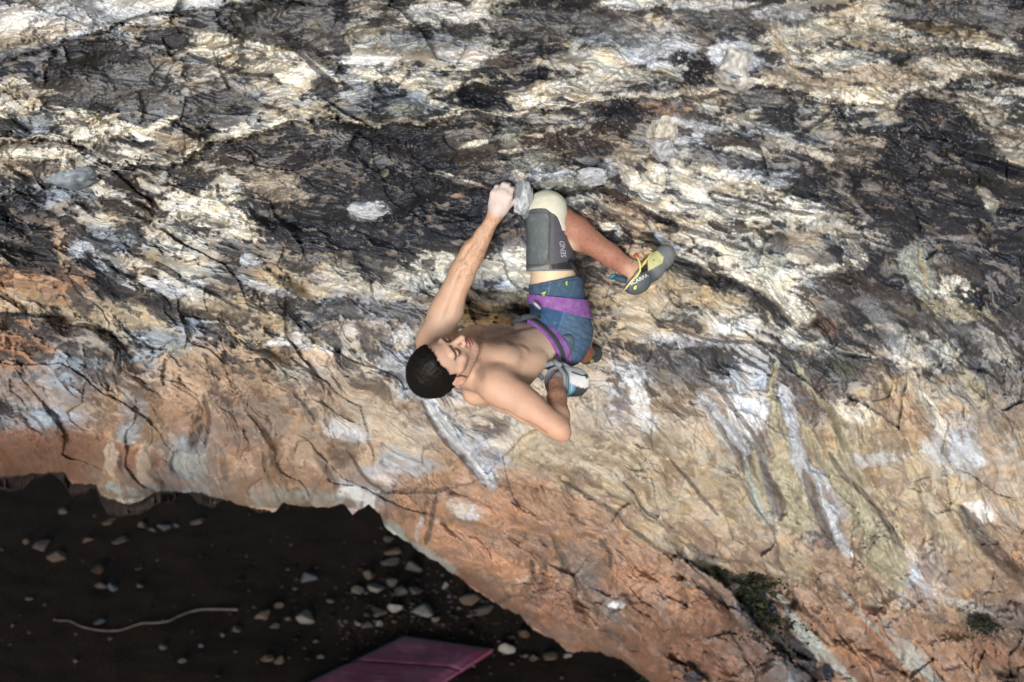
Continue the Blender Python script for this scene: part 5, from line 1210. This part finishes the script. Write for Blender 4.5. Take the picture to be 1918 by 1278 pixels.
def shell(name, M, lo, hi, off, clip, mat, parent, h=.0032, wr=0.0, ws=30, cols=None, it=1, label=None, th=None, pre=None):
    """a piece of clothing: the body (or part of it) swollen by off and cut by clip(P) < 0"""
    lo = np.asarray(lo) - .01; hi = np.asarray(hi) + .01
    if pre is None:
        d, ax = M.grid(lo, hi, h)
    else: d = None
    n = np.ceil((hi - lo) / h).astype(int) + 1
    P = np.stack(np.meshgrid(*[lo[i] + h * np.arange(n[i]) for i in range(3)], indexing='ij'), -1)
    if d is None: d = pre(P)
    o = off(P) if callable(off) else off
    q = d - o
    if wr: q = q + wr * noise3(P, ws, 700 + int(ws))
    if th: q = np.maximum(q, -(d - (o - th)))
    q = np.maximum(q, clip(P))
    q[0] = q[-1] = 1; q[:, 0] = q[:, -1] = 1; q[:, :, 0] = q[:, :, -1] = 1
    V, F = surface_nets(q, lo, h); V = relax(V, F, it, .4)
    c = cols(V) if cols is not None else None
    o = mesh_obj(name, to_world(V), F, mat, parent, cols=c)
    if label: o['label'] = label
    o['_cam'] = 0; del o['_cam']
    return o, V, F
def col_mat(name, rough=.8, bump=.3, bs=300, spec=.3, dist=.002):
    m, nt, b = mat_new(name)
    at = N(nt, 'ShaderNodeAttribute', attribute_name='Col'); n1 = noise_node(nt, 60, 4, .6)
    mr = N(nt, 'ShaderNodeMapRange'); mr.inputs['To Min'].default_value = .8; mr.inputs['To Max'].default_value = 1.2; L(nt, n1.outputs['Fac'], mr.inputs['Value'])
    vm = N(nt, 'ShaderNodeVectorMath', operation='SCALE'); L(nt, at.outputs['Color'], vm.inputs[0]); L(nt, mr.outputs[0], vm.inputs['Scale']); L(nt, vm.outputs[0], b.inputs['Base Color'])
    b.inputs['Roughness'].default_value = rough; b.inputs['Specular IOR Level'].default_value = spec
    n2 = noise_node(nt, bs, 3, .6); bp = N(nt, 'ShaderNodeBump'); bp.inputs['Strength'].default_value = bump; bp.inputs['Distance'].default_value = dist
    L(nt, n2.outputs['Fac'], bp.inputs['Height']); L(nt, bp.outputs[0], b.inputs['Normal'])
    return m
def slab(o, n, a, b):
    """clip function: keep a <= (P-o).n <= b"""
    n = unit(n); o = np.asarray(o)
    return lambda P: np.maximum(a - (P - o) @ n, (P - o) @ n - b)
# ------------------------------------------------------------------ clothes and gear
def pxd(P):
    """photo-plane coordinates of camera-space points (used to find a place on the cloth)"""
    return 959 + P[..., 0] / -P[..., 2] * FPX, 639 - P[..., 1] / -P[..., 2] * FPX
def bvh_of(V, F): return BVHTree.FromPolygons([Vector(v) for v in to_world(V)], [tuple(f) for f in F.tolist()])
def hit(bvh, px, py, off=.002):
    d = unit((px - 959) / FPX * CX - (py - 639) / FPX * CY - CZ)
    r = bvh.ray_cast(Vector(CAM), Vector(d))
    if r[0] is None: return None
    return np.array(r[0]) - d * off
def stamp(name, bvh, polys, px, py, ang, sc, mat, parent, sy=1.0, off=.0025):
    """flat printed shapes (lists of 2-D outlines as triangles) pressed on a surface"""
    c, s = math.cos(R_(ang)), math.sin(R_(ang)); vs = []; fs = []; last = None
    for poly in polys:
        q = len(vs); pts = []
        for (x, y) in poly:
            X = px + (x * c - y * sy * s) * sc; Y = py - (x * s + y * sy * c) * sc
            h_ = hit(bvh, X, Y, off)
            if h_ is None: h_ = last if last is not None else to_world(J(X, Y, 5.0)[None])[0]
            last = h_; pts.append(h_)
        vs += pts; fs.append(list(range(q, q + len(pts))))
    return mesh_obj(name, vs, fs, mat, parent, smooth=False)
def text_polys(txt, shear=0.0):
    cu = bpy.data.curves.new('lettering', 'FONT'); cu.body = txt; cu.size = 1.0; cu.align_x = 'CENTER'; cu.align_y = 'CENTER'; cu.shear = shear; cu.offset = .012
    o = bpy.data.objects.new('lettering', cu); COL.objects.link(o)
    dg = bpy.context.evaluated_depsgraph_get(); me = o.evaluated_get(dg).to_mesh()
    out = [[(me.vertices[i].co.x, me.vertices[i].co.y) for i in p.vertices] for p in me.polygons]
    o.evaluated_get(dg).to_mesh_clear(); bpy.data.objects.remove(o); bpy.data.curves.remove(cu)
    return out
def on_line(bvh, pts, n=30, off=.004):
    t = np.linspace(0, len(pts) - 1, n); a = np.array(pts, float)
    X = np.interp(t, np.arange(len(a)), a[:, 0]); Y = np.interp(t, np.arange(len(a)), a[:, 1])
    for _ in range(4): X[1:-1] = (X[:-2] + 2 * X[1:-1] + X[2:]) / 4; Y[1:-1] = (Y[:-2] + 2 * Y[1:-1] + Y[2:]) / 4
    out = [hit(bvh, x, y, off) for x, y in zip(X, Y)]
    return np.array([q for q in out if q is not None])
def plane(p, n):
    n = unit(n); p = np.asarray(p)
    return lambda P: (P - p) @ n
def pline(x0, y0, x1, y1, d=5.15):
    """plane through two picture points and the line of sight; positive on the upper side of the line"""
    a = J(x0, y0, d); b = J(x1, y1, d); n = unit(np.cross(b - a, a)); n = n if n[1] > 0 else -n
    return plane(a, n)

def build_clothes(body):
    te = unit(KNE - HIP)
    # ---- shorts
    S = Model()
    S.ell(pel - UP * .005, PF, (.162, .118, .118), .03); S.ell(pel + UP * .065, TF, (.135, .094, .07), .04)
    S.cone(HIP, HIP + te * .235, .112, .102, .05); S.cone(HIP2, KNE2, .108, .085, .05)
    S.cone(HIP - HR * .0 + np.array([.035, 0, 0]), HIP + te * .20 + np.array([.012, 0, 0]), .095, .094, .04)
    hem = pline(985, 536, 1096, 514)
    bn = unit(UP - FR * .25); waist = plane(pel + UP * .118, bn)
    def clip(P):
        q = np.maximum(np.minimum(waist(P), -pline(930, 616, 1015, 600)(P)), np.where(P[..., 2] > -5.55, hem(P), -1))
        X, Y = pxd(P)
        return np.maximum(q, np.where(P[..., 2] < -5.4, .001 * (X - 1096), -1) * 2)
    lo, hi = S.bounds(.03)
    crot = J(1000, 600, 5.15)
    def wrinkle(P):
        r = P - crot; ang = np.arctan2(r[..., 1], r[..., 0]); rad = np.linalg.norm(r[..., :2], axis=-1)
        w = .0065 * fbm(ang * 5.2, rad * 9 + r[..., 2] * 4, 3, 720) * sstep(.02, .08, rad) + .0035 * fbm(P[..., 0] * 22, P[..., 1] * 60 + P[..., 0] * 30, 3, 725)
        return w
    n = None
    h = .003
    nn = np.ceil((hi - lo) / h).astype(int) + 1
    P = np.stack(np.meshgrid(*[lo[i] + h * np.arange(nn[i]) for i in range(3)], indexing='ij'), -1)
    d, _ = S.grid(lo, hi, h)
    q = np.maximum(d + wrinkle(P), clip(P))
    hemc = HIP + te * .235
    V, F = surface_nets(q, lo, h); V = relax(V, F, 1, .4)
    X, Y = pxd(V); c = np.tile(np.array([.030, .078, .172]), (len(V), 1))
    pan = sstep(-3, 3, X - (1052 + (Y - 600) * -.35)) * sstep(572, 580, Y + (X - 1060) * -.35) * .9
    c = c * (1 - pan[:, None]) + np.array([.068, .118, .200]) * pan[:, None]
    top = sstep(560, 548, Y) * .7; c = c * (1 - top[:, None]) + np.array([.06, .098, .15]) * top[:, None]
    seam = np.maximum(sstep(1.4, .4, np.abs(X - (1030 - (Y - 530) * .15))) * (Y < 552), sstep(1.3, .4, np.abs(X - (1052 + (Y - 600) * -.35))) * (Y > 575))
    c = c * (1 + .8 * seam[:, None])
    hemline = sstep(1.2, .4, np.abs(Y - (536 - (X - 985) * .198) - 6)); c = c * (1 - .35 * hemline[:, None])
    dust = np.clip(fbm(X / 9, Y / 9, 4, 730) - .12, 0, 1) * .28; c = c * (1 - dust[:, None]) + .4 * dust[:, None]
    mc = col_mat('shorts_cloth', .85, .3, 700, .2)
    shorts = mesh_obj('shorts', to_world(V), F, mc, body, cols=c)
    sb = bvh_of(V, F)
    lime = simple_mat('lime_print', (.45, .62, .04), .6, .1)
    stamp('logo', sb, [[(-.5, .15), (.55, .5), (.25, .05), (-.2, 0)], [(-.5, -.5), (-.2, -.1), (.3, -.1), (.1, -.35), (.45, -.5), (0, -.62)]], 1018, 551, 0, 10, lime, shorts)
    stamp('logo', sb, [[(-.3, 0), (-.1, .6), (.3, .6), (.25, .0)], [(-.3, -.05), (.2, -.05), (.35, -.55), (-.1, -.5)]], 1061, 531, 0, 6.5, lime, shorts)
    # ---- harness
    purple = simple_mat('purple_webbing', (.20, .075, .30), .75, .12, 60, .3, 600, .25, dust=(.38, .30, .42), dust_amt=.5)
    dark = simple_mat('dark_webbing', (.045, .055, .062), .8, .2, 60, .3, 600, .25)
    har = empty('harness', tuple(to_world(pel[None])[0])); har.parent = body; har.location = (0, 0, 0)
    bpy.context.view_layer.update()
    T = Model(); T.ell(pel + UP * .15 + HU * .01, TF, (.133, .090, .15), .05); T.ell(pel - UP * .005, PF, (.160, .116, .118), .04)
    bl, bh = T.bounds(.03)
    shell('waist_belt', T, bl, bh, .012, slab(pel, bn, .078, .138), purple, har, h=.003, wr=.001)
    shell('belt_stripe', T, bl, bh, .0155, slab(pel, bn, .108, .128), dark, har, h=.003)
    S2 = S
    up = pline(1000, 552, 1105, 562); dn = pline(1000, 571, 1105, 597)
    X0 = J(1000, 560, 5.2)
    shell('leg_loop', S2, *S.bounds(.02), .009, lambda P: np.maximum(np.maximum(up(P), -dn(P)), np.maximum(-(P[..., 2] + 5.47), pline(1000, 500, 1000.01, 640)(P) * 0 - 1)), purple, har, h=.003, wr=.001)
    # gear loop on the hip, straps in front
    gl = on_line(sb, [(1048, 640), (1054, 632), (1064, 628), (1072, 632), (1074, 644), (1070, 660), (1062, 672), (1050, 678), (1040, 677)], 40, .010)
    tube('gear_loop', gl, .0042, simple_mat('olive_loop', (.07, .075, .07), .6), har)
    bk = np.array([to_world(J(*q)[None])[0] for q in [(1012, 594, 5.08), (998, 592, 5.06), (984, 594, 5.05), (972, 598, 5.06), (964, 602, 5.08), (960, 608, 5.12)]])
    tube('buckle_strap', bk, .012, dark, har, taper=[.6, .9, 1, 1, .9, .6])
    bk = np.array([to_world(J(*q)[None])[0] for q in [(985, 602, 5.08), (974, 595, 5.05), (962, 590, 5.05), (955, 587, 5.08)]])
    tube('tie_in_loop', bk, .008, simple_mat('black_webbing', (.02, .02, .024), .7), har)
    bk = np.array([to_world(J(*q)[None])[0] for q in [(1012, 578, 5.10), (1003, 570, 5.09), (1000, 566, 5.1)]])
    tube('leg_loop_buckle', bk, .006, simple_mat('grey_buckle', (.4, .42, .45), .5), har)
    # ---- knee pad
    K = Model()
    K.cone(HIP + te * .20, KNE - te * .01, .094, .074, .03); K.ell(KNE + te * .0, frame(te, [1, 0, 0], [0, 0, 1]), (.062, .064, .066), .03)
    K.cone(HIP + te * .20 - np.array([.022, 0, 0]), KNE - te * .05 - np.array([.008, 0, 0]), .084, .07, .02)
    kl, kh = K.bounds(.03)
    dome = J(1008, 470, 5.05)
    bot = pline(976, 509, 1080, 507); right = plane(J(1062, 400, 5.1), [1, .12, 0])
    dome = J(1005, 441, 5.05); mid_ = pline(960, 441, 1100, 440)
    def rub(P): return np.maximum(-bot(P), np.minimum(np.linalg.norm((P - dome)[..., :2], axis=-1) - .110, mid_(P)))
    def rcol(V):
        X, Y = pxd(V); c = np.tile(np.array([.075, .085, .095]), (len(V), 1))
        def mx(col, m):
            nonlocal c
            c = c * (1 - m[:, None]) + np.array(col) * m[:, None]
        bx = np.maximum(np.abs(X - (1008 - (Y - 450) * .06)) - 13, np.abs(Y - 452) - 38); rb = np.sqrt(np.maximum(X - (1008 - (Y - 450) * .06) - 8, 0) ** 2 + np.maximum(np.abs(Y - 448) - 36, 0) ** 2)
        panel = sstep(13, 11, rb); mx((.092, .112, .128), panel)
        mx((.05, .055, .06), sstep(1.6, .6, np.abs(rb - 12.5)))
        mx((.07, .072, .095), sstep(1032, 1036, X) * (Y < 495))
        mx((.20, .205, .215), sstep(0, 3, Y - (500 - (X - 1000) * .18)) * sstep(1030, 1028, X))
        mx((.02, .02, .026), sstep(0, 2, X - 1030 - (Y - 494) * .4) * sstep(0, 2, Y - (495 - (X - 1030) * .18)))
        mx((.17, .18, .20), sstep(4.5, 3.5, 509 - Y))
        w = np.clip(fbm(X / 10, Y / 14, 4, 741), -1, 1); mx((.22, .235, .25), np.clip(w - .05, 0, 1) * .5 * panel + np.clip(w - .2, 0, 1) * .35)
        return c
    rm = col_mat('rubber_neoprene', .62, .25, 160, .35)
    rubo, RV, RF = shell('knee_pad', K, kl, kh, lambda P: .004 + .004 * noise3(P, 14, 744) + .003 * sstep(0, .01, np.abs(pxd(P)[0] - 1032) / 2400 * 5 - .002), rub, rm, body, h=.003, cols=rcol)
    rubo['label'] = 'grey rubber pad with pale lettering strapped round the raised thigh'
    def cream(P): return np.maximum(-(np.linalg.norm((P - dome)[..., :2], axis=-1) - .102), np.maximum(right(P), -pline(960, 434, 1100, 432)(P)))
    cm = simple_mat('cream_fabric', (.62, .62, .54), .85, .08, 25, .3, 400, .2, dust=(.36, .33, .24), dust_amt=.5)
    co, _, _ = shell('knee_sleeve', K, kl, kh, .007, cream, cm, rubo, h=.003, wr=.004, ws=16, it=2)
    co['label'] = 'cream sleeve over the bent knee'
    rbv = bvh_of(RV, RF)
    stamp('lettering', rbv, text_polys('SEND', .25), 1055, 468, 97, 12.5, simple_mat('pale_print', (.36, .34, .42), .6, .15, 60), rubo, sy=1.1)
    st = np.array([to_world(J(*q)[None])[0] for q in [(1066, 488, 5.06), (1074, 500, 5.05), (1080, 510, 5.06), (1086, 519, 5.08)]])
    tube('strap', st, .007, simple_mat('black_strap', (.015, .015, .02), .7), rubo, taper=[1, 1, .9, .5])
    # ---- near shoe
    Sh = Model()
    def q(x, y, d): return J(x, y, d)
    Sh.cone(q(1188, 529, 5.20), q(1197, 527, 5.19), .045, .044, .02)
    Sh.cone(q(1190, 530, 5.20), q(1222, 505, 5.24), .041, .040, .03)
    Sh.cone(q(1222, 505, 5.24), q(1243, 481, 5.27), .040, .042, .03)
    Sh.cone(q(1208, 499, 5.23), q(1236, 484, 5.26), .036, .036, .02)
    Sh.cone(q(1243, 482, 5.27), q(1248, 475, 5.27), .040, .036, .02)
    Sh.cone(q(1183, 522, 5.20), q(1176, 514, 5.20), .038, .034, .03)
    sl_, shh = Sh.bounds(.02)
    foot = Model(); foot.cone(ANK - unit(KNE - ANK) * -.0, q(1192, 524, 5.2), .033, .031, .02); foot.cone(q(1186, 497, 5.19), q(1190, 515, 5.15), .03, .034, .02)
    mouth = J(1176, 499, 5.17)
    pz = unit(np.array([-.62, .72, .25]))
    pm = pline(1163, 519, 1199, 470); 
    # opening edge: everything up-left of the line heel-top -> instep is open
    n_ = unit(np.array([-.80, .60, 0.0])); opn = plane(J(1186, 517, 5.17), n_)
    def scol(V):
        X, Y = pxd(V); c = np.tile(np.array([.085, .10, .115]), (len(V), 1))
        def mx(col, m):
            nonlocal c
            c = c * (1 - m[:, None]) + np.array(col) * m[:, None]
        u = (X - 1190) * .78 - (Y - 525) * .62; v = (X - 1190) * .62 + (Y - 525) * .78       # along the shoe / towards the sole
        mx((.15, .165, .185), sstep(30, 42, u))
        def poly(pts, f=1.2):
            pts = np.array(pts, float); m = np.full(X.shape, 9.)
            ar = sum(pts[i - 1][0] * pts[i][1] - pts[i][0] * pts[i - 1][1] for i in range(len(pts)))
            for i in range(len(pts)):
                p0 = pts[i - 1]; e_ = pts[i] - p0; dd = (e_[0] * (Y - p0[1]) - e_[1] * (X - p0[0])) / np.hypot(*e_) * np.sign(ar); m = np.minimum(m, dd)
            return sstep(-f * .5, f * .5, m)
        mx((.52, .54, .27), poly([(1213, 478), (1231, 470), (1243, 482), (1241, 493), (1214, 508)]))
        mx((.02, .02, .025), poly([(1198, 476), (1213, 476), (1213, 507), (1197, 515)]))
        mx((.02, .02, .025), poly([(1214, 482), (1224, 486), (1231, 478), (1233, 480), (1225, 489), (1214, 485)]))
        mx((.60, .16, .06), poly([(1197, 478), (1210, 476), (1212, 494), (1202, 499)])); mx((.72, .45, .10), poly([(1200, 481), (1207, 480), (1208, 493), (1203, 495)]))
        mx((.66, .68, .25), sstep(1.8, .9, np.abs(opn(V) / 5 * FPX + 3)) )
        w = fbm(X / 7, Y / 7, 4, 751); mx((.25, .27, .30), np.clip(w - .0, 0, 1) * .35)
        return c
    sm = col_mat('shoe_rubber', .6, .2, 300, .35)
    so, SV, SF = shell('climbing_shoe', Sh, sl_, shh, .0, lambda P: opn(P), sm, body, h=.0028, cols=scol)
    so['label'] = 'grey and yellow climbing shoe with its toe pressed on the rock'
    sbv = bvh_of(SV, SF)
    white = simple_mat('white_print', (.72, .74, .76), .6, .12, 60)
    stamp('lettering', sbv, text_polys('SCARPA', .0), 1197, 524, 27, 10.5, white, so, sy=.9)
    stamp('logo', sbv, [[(-.5, -.3), (.0, -.5), (.5, .3), (.2, .5), (-.4, .2)]], 1190, 539, 20, 7.5, simple_mat('yellow_print', (.65, .65, .08), .6, .1), so)
    pt = np.array([to_world(J(*k)[None])[0] for k in [(1150, 516, 5.19), (1156, 522, 5.18), (1166, 524, 5.17), (1174, 526, 5.17)]])
    tube('pull_tab', pt, .013, simple_mat('blue_tab', (.03, .07, .11), .7, .2), so, taper=[.8, 1, 1, .9])
    pt = np.array([to_world(J(*k)[None])[0] for k in [(1147, 517, 5.185), (1149, 520, 5.18)]]); tube('tab_tip', pt, .0145, simple_mat('bright_blue_tab', (.02, .19, .30), .7), so)
    pt = np.array([to_world(J(*k)[None])[0] for k in [(1190, 478, 5.16), (1196, 486, 5.14), (1199, 496, 5.13), (1199, 508, 5.13), (1193, 518, 5.135), (1184, 525, 5.14)]])
    tube('collar_trim', pt, .0040, simple_mat('yellow_trim', (.62, .62, .25), .6), so)
    pt = np.array([to_world(J(*k)[None])[0] for k in [(1188, 480, 5.16), (1192, 478, 5.155), (1195, 481, 5.15)]]); tube('heel_loop', pt, .006, simple_mat('red_loop', (.5, .05, .05), .6), so)
    # ---- far shoe
    Sf = Model(); Sf.cone(q(1098, 668, 5.70), q(1112, 664, 5.80), .036, .034, .02); Sf.cone(q(1112, 664, 5.80), q(1117, 666, 5.86), .034, .026, .02)
    def fcol(V):
        X, Y = pxd(V); c = np.tile(np.array([.055, .07, .085]), (len(V), 1)); w = sstep(6, 4, np.hypot(X - 1110, Y - 661)); c = c * (1 - w[:, None] * .6) + np.array([.3, .33, .35]) * w[:, None] * .6
        w = sstep(4, 3, np.hypot(X - 1109, Y - 677)); return c * (1 - w[:, None]) + np.array([.5, .5, .12]) * w[:, None]
    fo, _, _ = shell('climbing_shoe', Sf, *Sf.bounds(.02), .0, plane(J(1096, 668, 5.66), [-.7, .1, .6]), sm, body, h=.003, cols=fcol)
    fo['label'] = 'dark shoe of the far foot showing behind the hip'
    pt = np.array([to_world(J(*k)[None])[0] for k in [(1090, 652, 5.63), (1094, 650, 5.63), (1097, 655, 5.63)]]); tube('heel_tab', pt, .010, simple_mat('teal_tab', (.02, .20, .28), .7), fo)
    # anklet
    ce = unit(ANK - KNE); a0 = ANK - ce * .022; s_ = unit(np.cross(ce, [0, 0, 1])); t_ = np.cross(ce, s_)
    ring = [to_world((a0 + (s_ * math.cos(a) + t_ * math.sin(a)) * .0395 + ce * .006 * math.cos(a * 2))[None])[0] for a in np.linspace(0, 2 * math.pi, 33)]
    tube('anklet', ring, .0018, simple_mat('grey_cord', (.12, .13, .17), .7), body, cap=False)
    # ---- hair
    ell_fr = HFR
    def hsd(P):
        qh = (P - C_H) @ HFR.T / HS
        r = np.array([.082, .103, .094]); g = (qh - np.array([0, -.013, .016])) / r
        k0 = np.linalg.norm(g, axis=-1); k1 = np.linalg.norm(g / r, axis=-1); d = k0 * (k0 - 1) / np.maximum(k1, 1e-6)
        Fh, Uh = qh[..., 1], qh[..., 2]
        lim = np.interp(Fh, [-.12, -.09, -.03, .0, .018, .022, .045, .062, .10], [-.080, -.080, -.062, -.020, -.030, .010, .022, .045, .052])
        d = d + .0035 * noise3(qh, 34, 761) + .0012 * fbm(qh[..., 0] * 150, qh[..., 1] * 30 + qh[..., 2] * 20, 2, 765)
        ed = (lim + .011 * fbm(qh[..., 0] * 70, qh[..., 1] * 70, 4, 767) - Uh)
        return np.maximum(d, ed) * HS
    lo_ = C_H - .15; hi_ = C_H + .15
    hv, hf = mesh_fn(hsd, lo_, hi_, .0028, 1)
    # short strands
    rng = np.random.RandomState(4)
    tri = hv[hf]; fn = np.cross(tri[:, 1] - tri[:, 0], tri[:, 2] - tri[:, 0]); fn /= np.maximum(np.linalg.norm(fn, axis=1), 1e-9)[:, None]
    cen = tri.mean(1); outw = ((cen - C_H) * fn).sum(1) > 0; fn[~outw] *= -1
    far = np.linalg.norm((cen - C_H) @ HFR.T / HS / np.array([.084, .105, .097]), axis=1) > .85
    ids = rng.choice(np.where(far)[0], 14000)
    fl = unit(hF * .8 - hU * .0 + hR * .25)
    b0 = cen[ids] + rng.randn(len(ids), 3) * .001; nrm = fn[ids]
    dirv = nrm * .22 + (fl - nrm * (nrm @ fl)[:, None]) * .9 + rng.randn(len(ids), 3) * .16; dirv /= np.linalg.norm(dirv, axis=1)[:, None]
    sd = np.cross(dirv, rng.randn(len(ids), 3)); sd /= np.linalg.norm(sd, axis=1)[:, None]; ln = rng.uniform(.006, .013, len(ids))[:, None]
    sd2 = np.cross(dirv, sd)
    a = b0 - dirv * .003
    SVv = np.stack([a + sd * .0007, a - sd * .0004 + sd2 * .0006, a - sd * .0004 - sd2 * .0006, b0 + dirv * ln], 1).reshape(-1, 3)
    i0 = len(hv) + np.arange(len(ids)) * 4
    T3 = np.concatenate([np.stack([i0, i0 + 1, i0 + 3], 1), np.stack([i0 + 1, i0 + 2, i0 + 3], 1), np.stack([i0 + 2, i0, i0 + 3], 1)])
    allf = hf.tolist() + T3.tolist()
    hm_ = simple_mat('black_hair', (.007, .0052, .005), .55, .4, 200, 0, 0, .25)
    mesh_obj('hair', to_world(np.concatenate([hv, SVv])), allf, hm_, body)
    return sb

def build_chalk_bag():
    O = J(1042, 716, 5.075); ax = unit(np.array([.80, -.02, -.60])); B = O + ax * .135
    up = unit(np.array([0, 1, 0]) - ax * ax[1]); sd = np.cross(ax, up)
    e = empty('chalk_bag', tuple(to_world(O[None])[0]))
    tag(e, 'white and dark grey chalk bag hung behind his back holding his right hand', 'chalk bag')
    n = 64; rows = [(.0, .058), (.004, .0615), (.014, .062), (.03, .061), (.06, .060), (.10, .0585), (.122, .055), (.132, .047), (.137, .03), (.139, .002)]
    def ringp(d, r, sq=1.0): return np.array([O + ax * d + (up * math.cos(t) * r * sq + sd * math.sin(t) * r) * (1 + .03 * math.sin(3 * t + d * 30) + .02 * math.sin(7 * t)) for t in np.linspace(0, 2 * math.pi, n, endpoint=False)])
    fine = [(d, r) for d, r in zip(np.interp(np.linspace(0, 9, 46), np.arange(10), [a for a, b in rows]), np.interp(np.linspace(0, 9, 46), np.arange(10), [b for a, b in rows]))]
    V = np.concatenate([ringp(d, r) for d, r in fine]); X, Y = pxd(V)
    F = np.array([[i * n + k, i * n + (k + 1) % n, (i + 1) * n + (k + 1) % n, (i + 1) * n + k] for i in range(len(fine) - 1) for k in range(n)])
    dd = np.repeat([d for d, r in fine], n)
    c = np.tile(np.array([.06, .07, .08]), (len(V), 1))
    def mx(col, m):
        nonlocal c
        c = c * (1 - m[:, None]) + np.array(col) * m[:, None]
    wht = sstep(-.5, 1.0, (724 + np.interp(X, [1060, 1080, 1095, 1112], [-10, 0, 4, 0])) - Y) * sstep(.018, .022, dd)
    mx((.74, .75, .77), wht)
    mx((.16, .34, .50), sstep(.014, .018, dd) * sstep(.050, .046, dd) * (1 - wht)); mx((.45, .6, .7), sstep(.028, .030, dd) * sstep(.034, .032, dd) * (1 - wht))
    mx((.22, .24, .27), sstep(.014, .010, dd))
    V = V + np.array([0, 0, 1]) * (.0015 * fbm(X / 5, Y / 5, 3, 771))[:, None]
    m = col_mat('bag_cloth', .8, .3, 500, .25)
    mesh_obj('bag_body', to_world(V), F, m, e, cols=c)
    bb = bvh_of(V, F)
    # rim and pale fleece lining
    rr = ringp(-.002, .059); rr = np.concatenate([rr, rr[:1]])
    tube('rim', to_world(rr), .0075, simple_mat('grey_rim', (.23, .245, .27), .8, .2, 60, .3, 300, .2), e, cap=False)
    li = [(.0, .056), (.02, .054), (.05, .052), (.09, .045), (.105, .002)]
    V2 = np.concatenate([ringp(d, r) for d, r in li]); F2 = np.array([[i * n + k, (i + 1) * n + k, (i + 1) * n + (k + 1) % n, i * n + (k + 1) % n] for i in range(len(li) - 1) for k in range(n)])
    mesh_obj('fleece_lining', to_world(V2), F2, simple_mat('fleece', (.30, .29, .33), .95, .3, 80, .8, 300, .1), e)
    # cord and toggle on the white panel
    cd = on_line(bb, [(1071, 697), (1078, 700), (1088, 703), (1097, 705), (1110, 706)], 24, .003)
    blk = simple_mat('black_cord', (.02, .04, .06), .6)
    if len(cd) > 2: tube('drawcord', cd, .0022, blk, e)
    tg = hit(bb, 1098, 705, .004)
    if tg is not None:
        rg = [tg + (CX * math.cos(t) + CY * math.sin(t)) * .0065 for t in np.linspace(0, 2 * math.pi, 20)]
        t_ = tube('toggle', rg, .0030, blk, e, cap=False)
    # webbing up to the belt
    for pts, r in (([(1010, 692, 5.13), (1022, 684, 5.09), (1036, 680, 5.05)], .010), ([(1040, 672, 5.08), (1042, 680, 5.04), (1052, 686, 5.03)], .011), ([(1042, 674, 5.08), (1056, 682, 5.08), (1068, 688, 5.10)], .006), ([(1000, 702, 5.15), (1008, 700, 5.10), (1016, 708, 5.05)], .010)):
        tube('webbing', np.array([to_world(J(*k)[None])[0] for k in pts]), r, simple_mat('grey_webbing', (.20, .22, .25), .8, .25, 60, .3, 300, .2), e)
# ------------------------------------------------------------------ build everything
wall, ROCK = build_wall()
build_ground(); build_stones(); build_rubble(); build_pad()
build_knobs(wall, ROCK); build_plants()
BM, BODY, BVH = build_climber()
build_clothes(BODY)
build_chalk_bag()
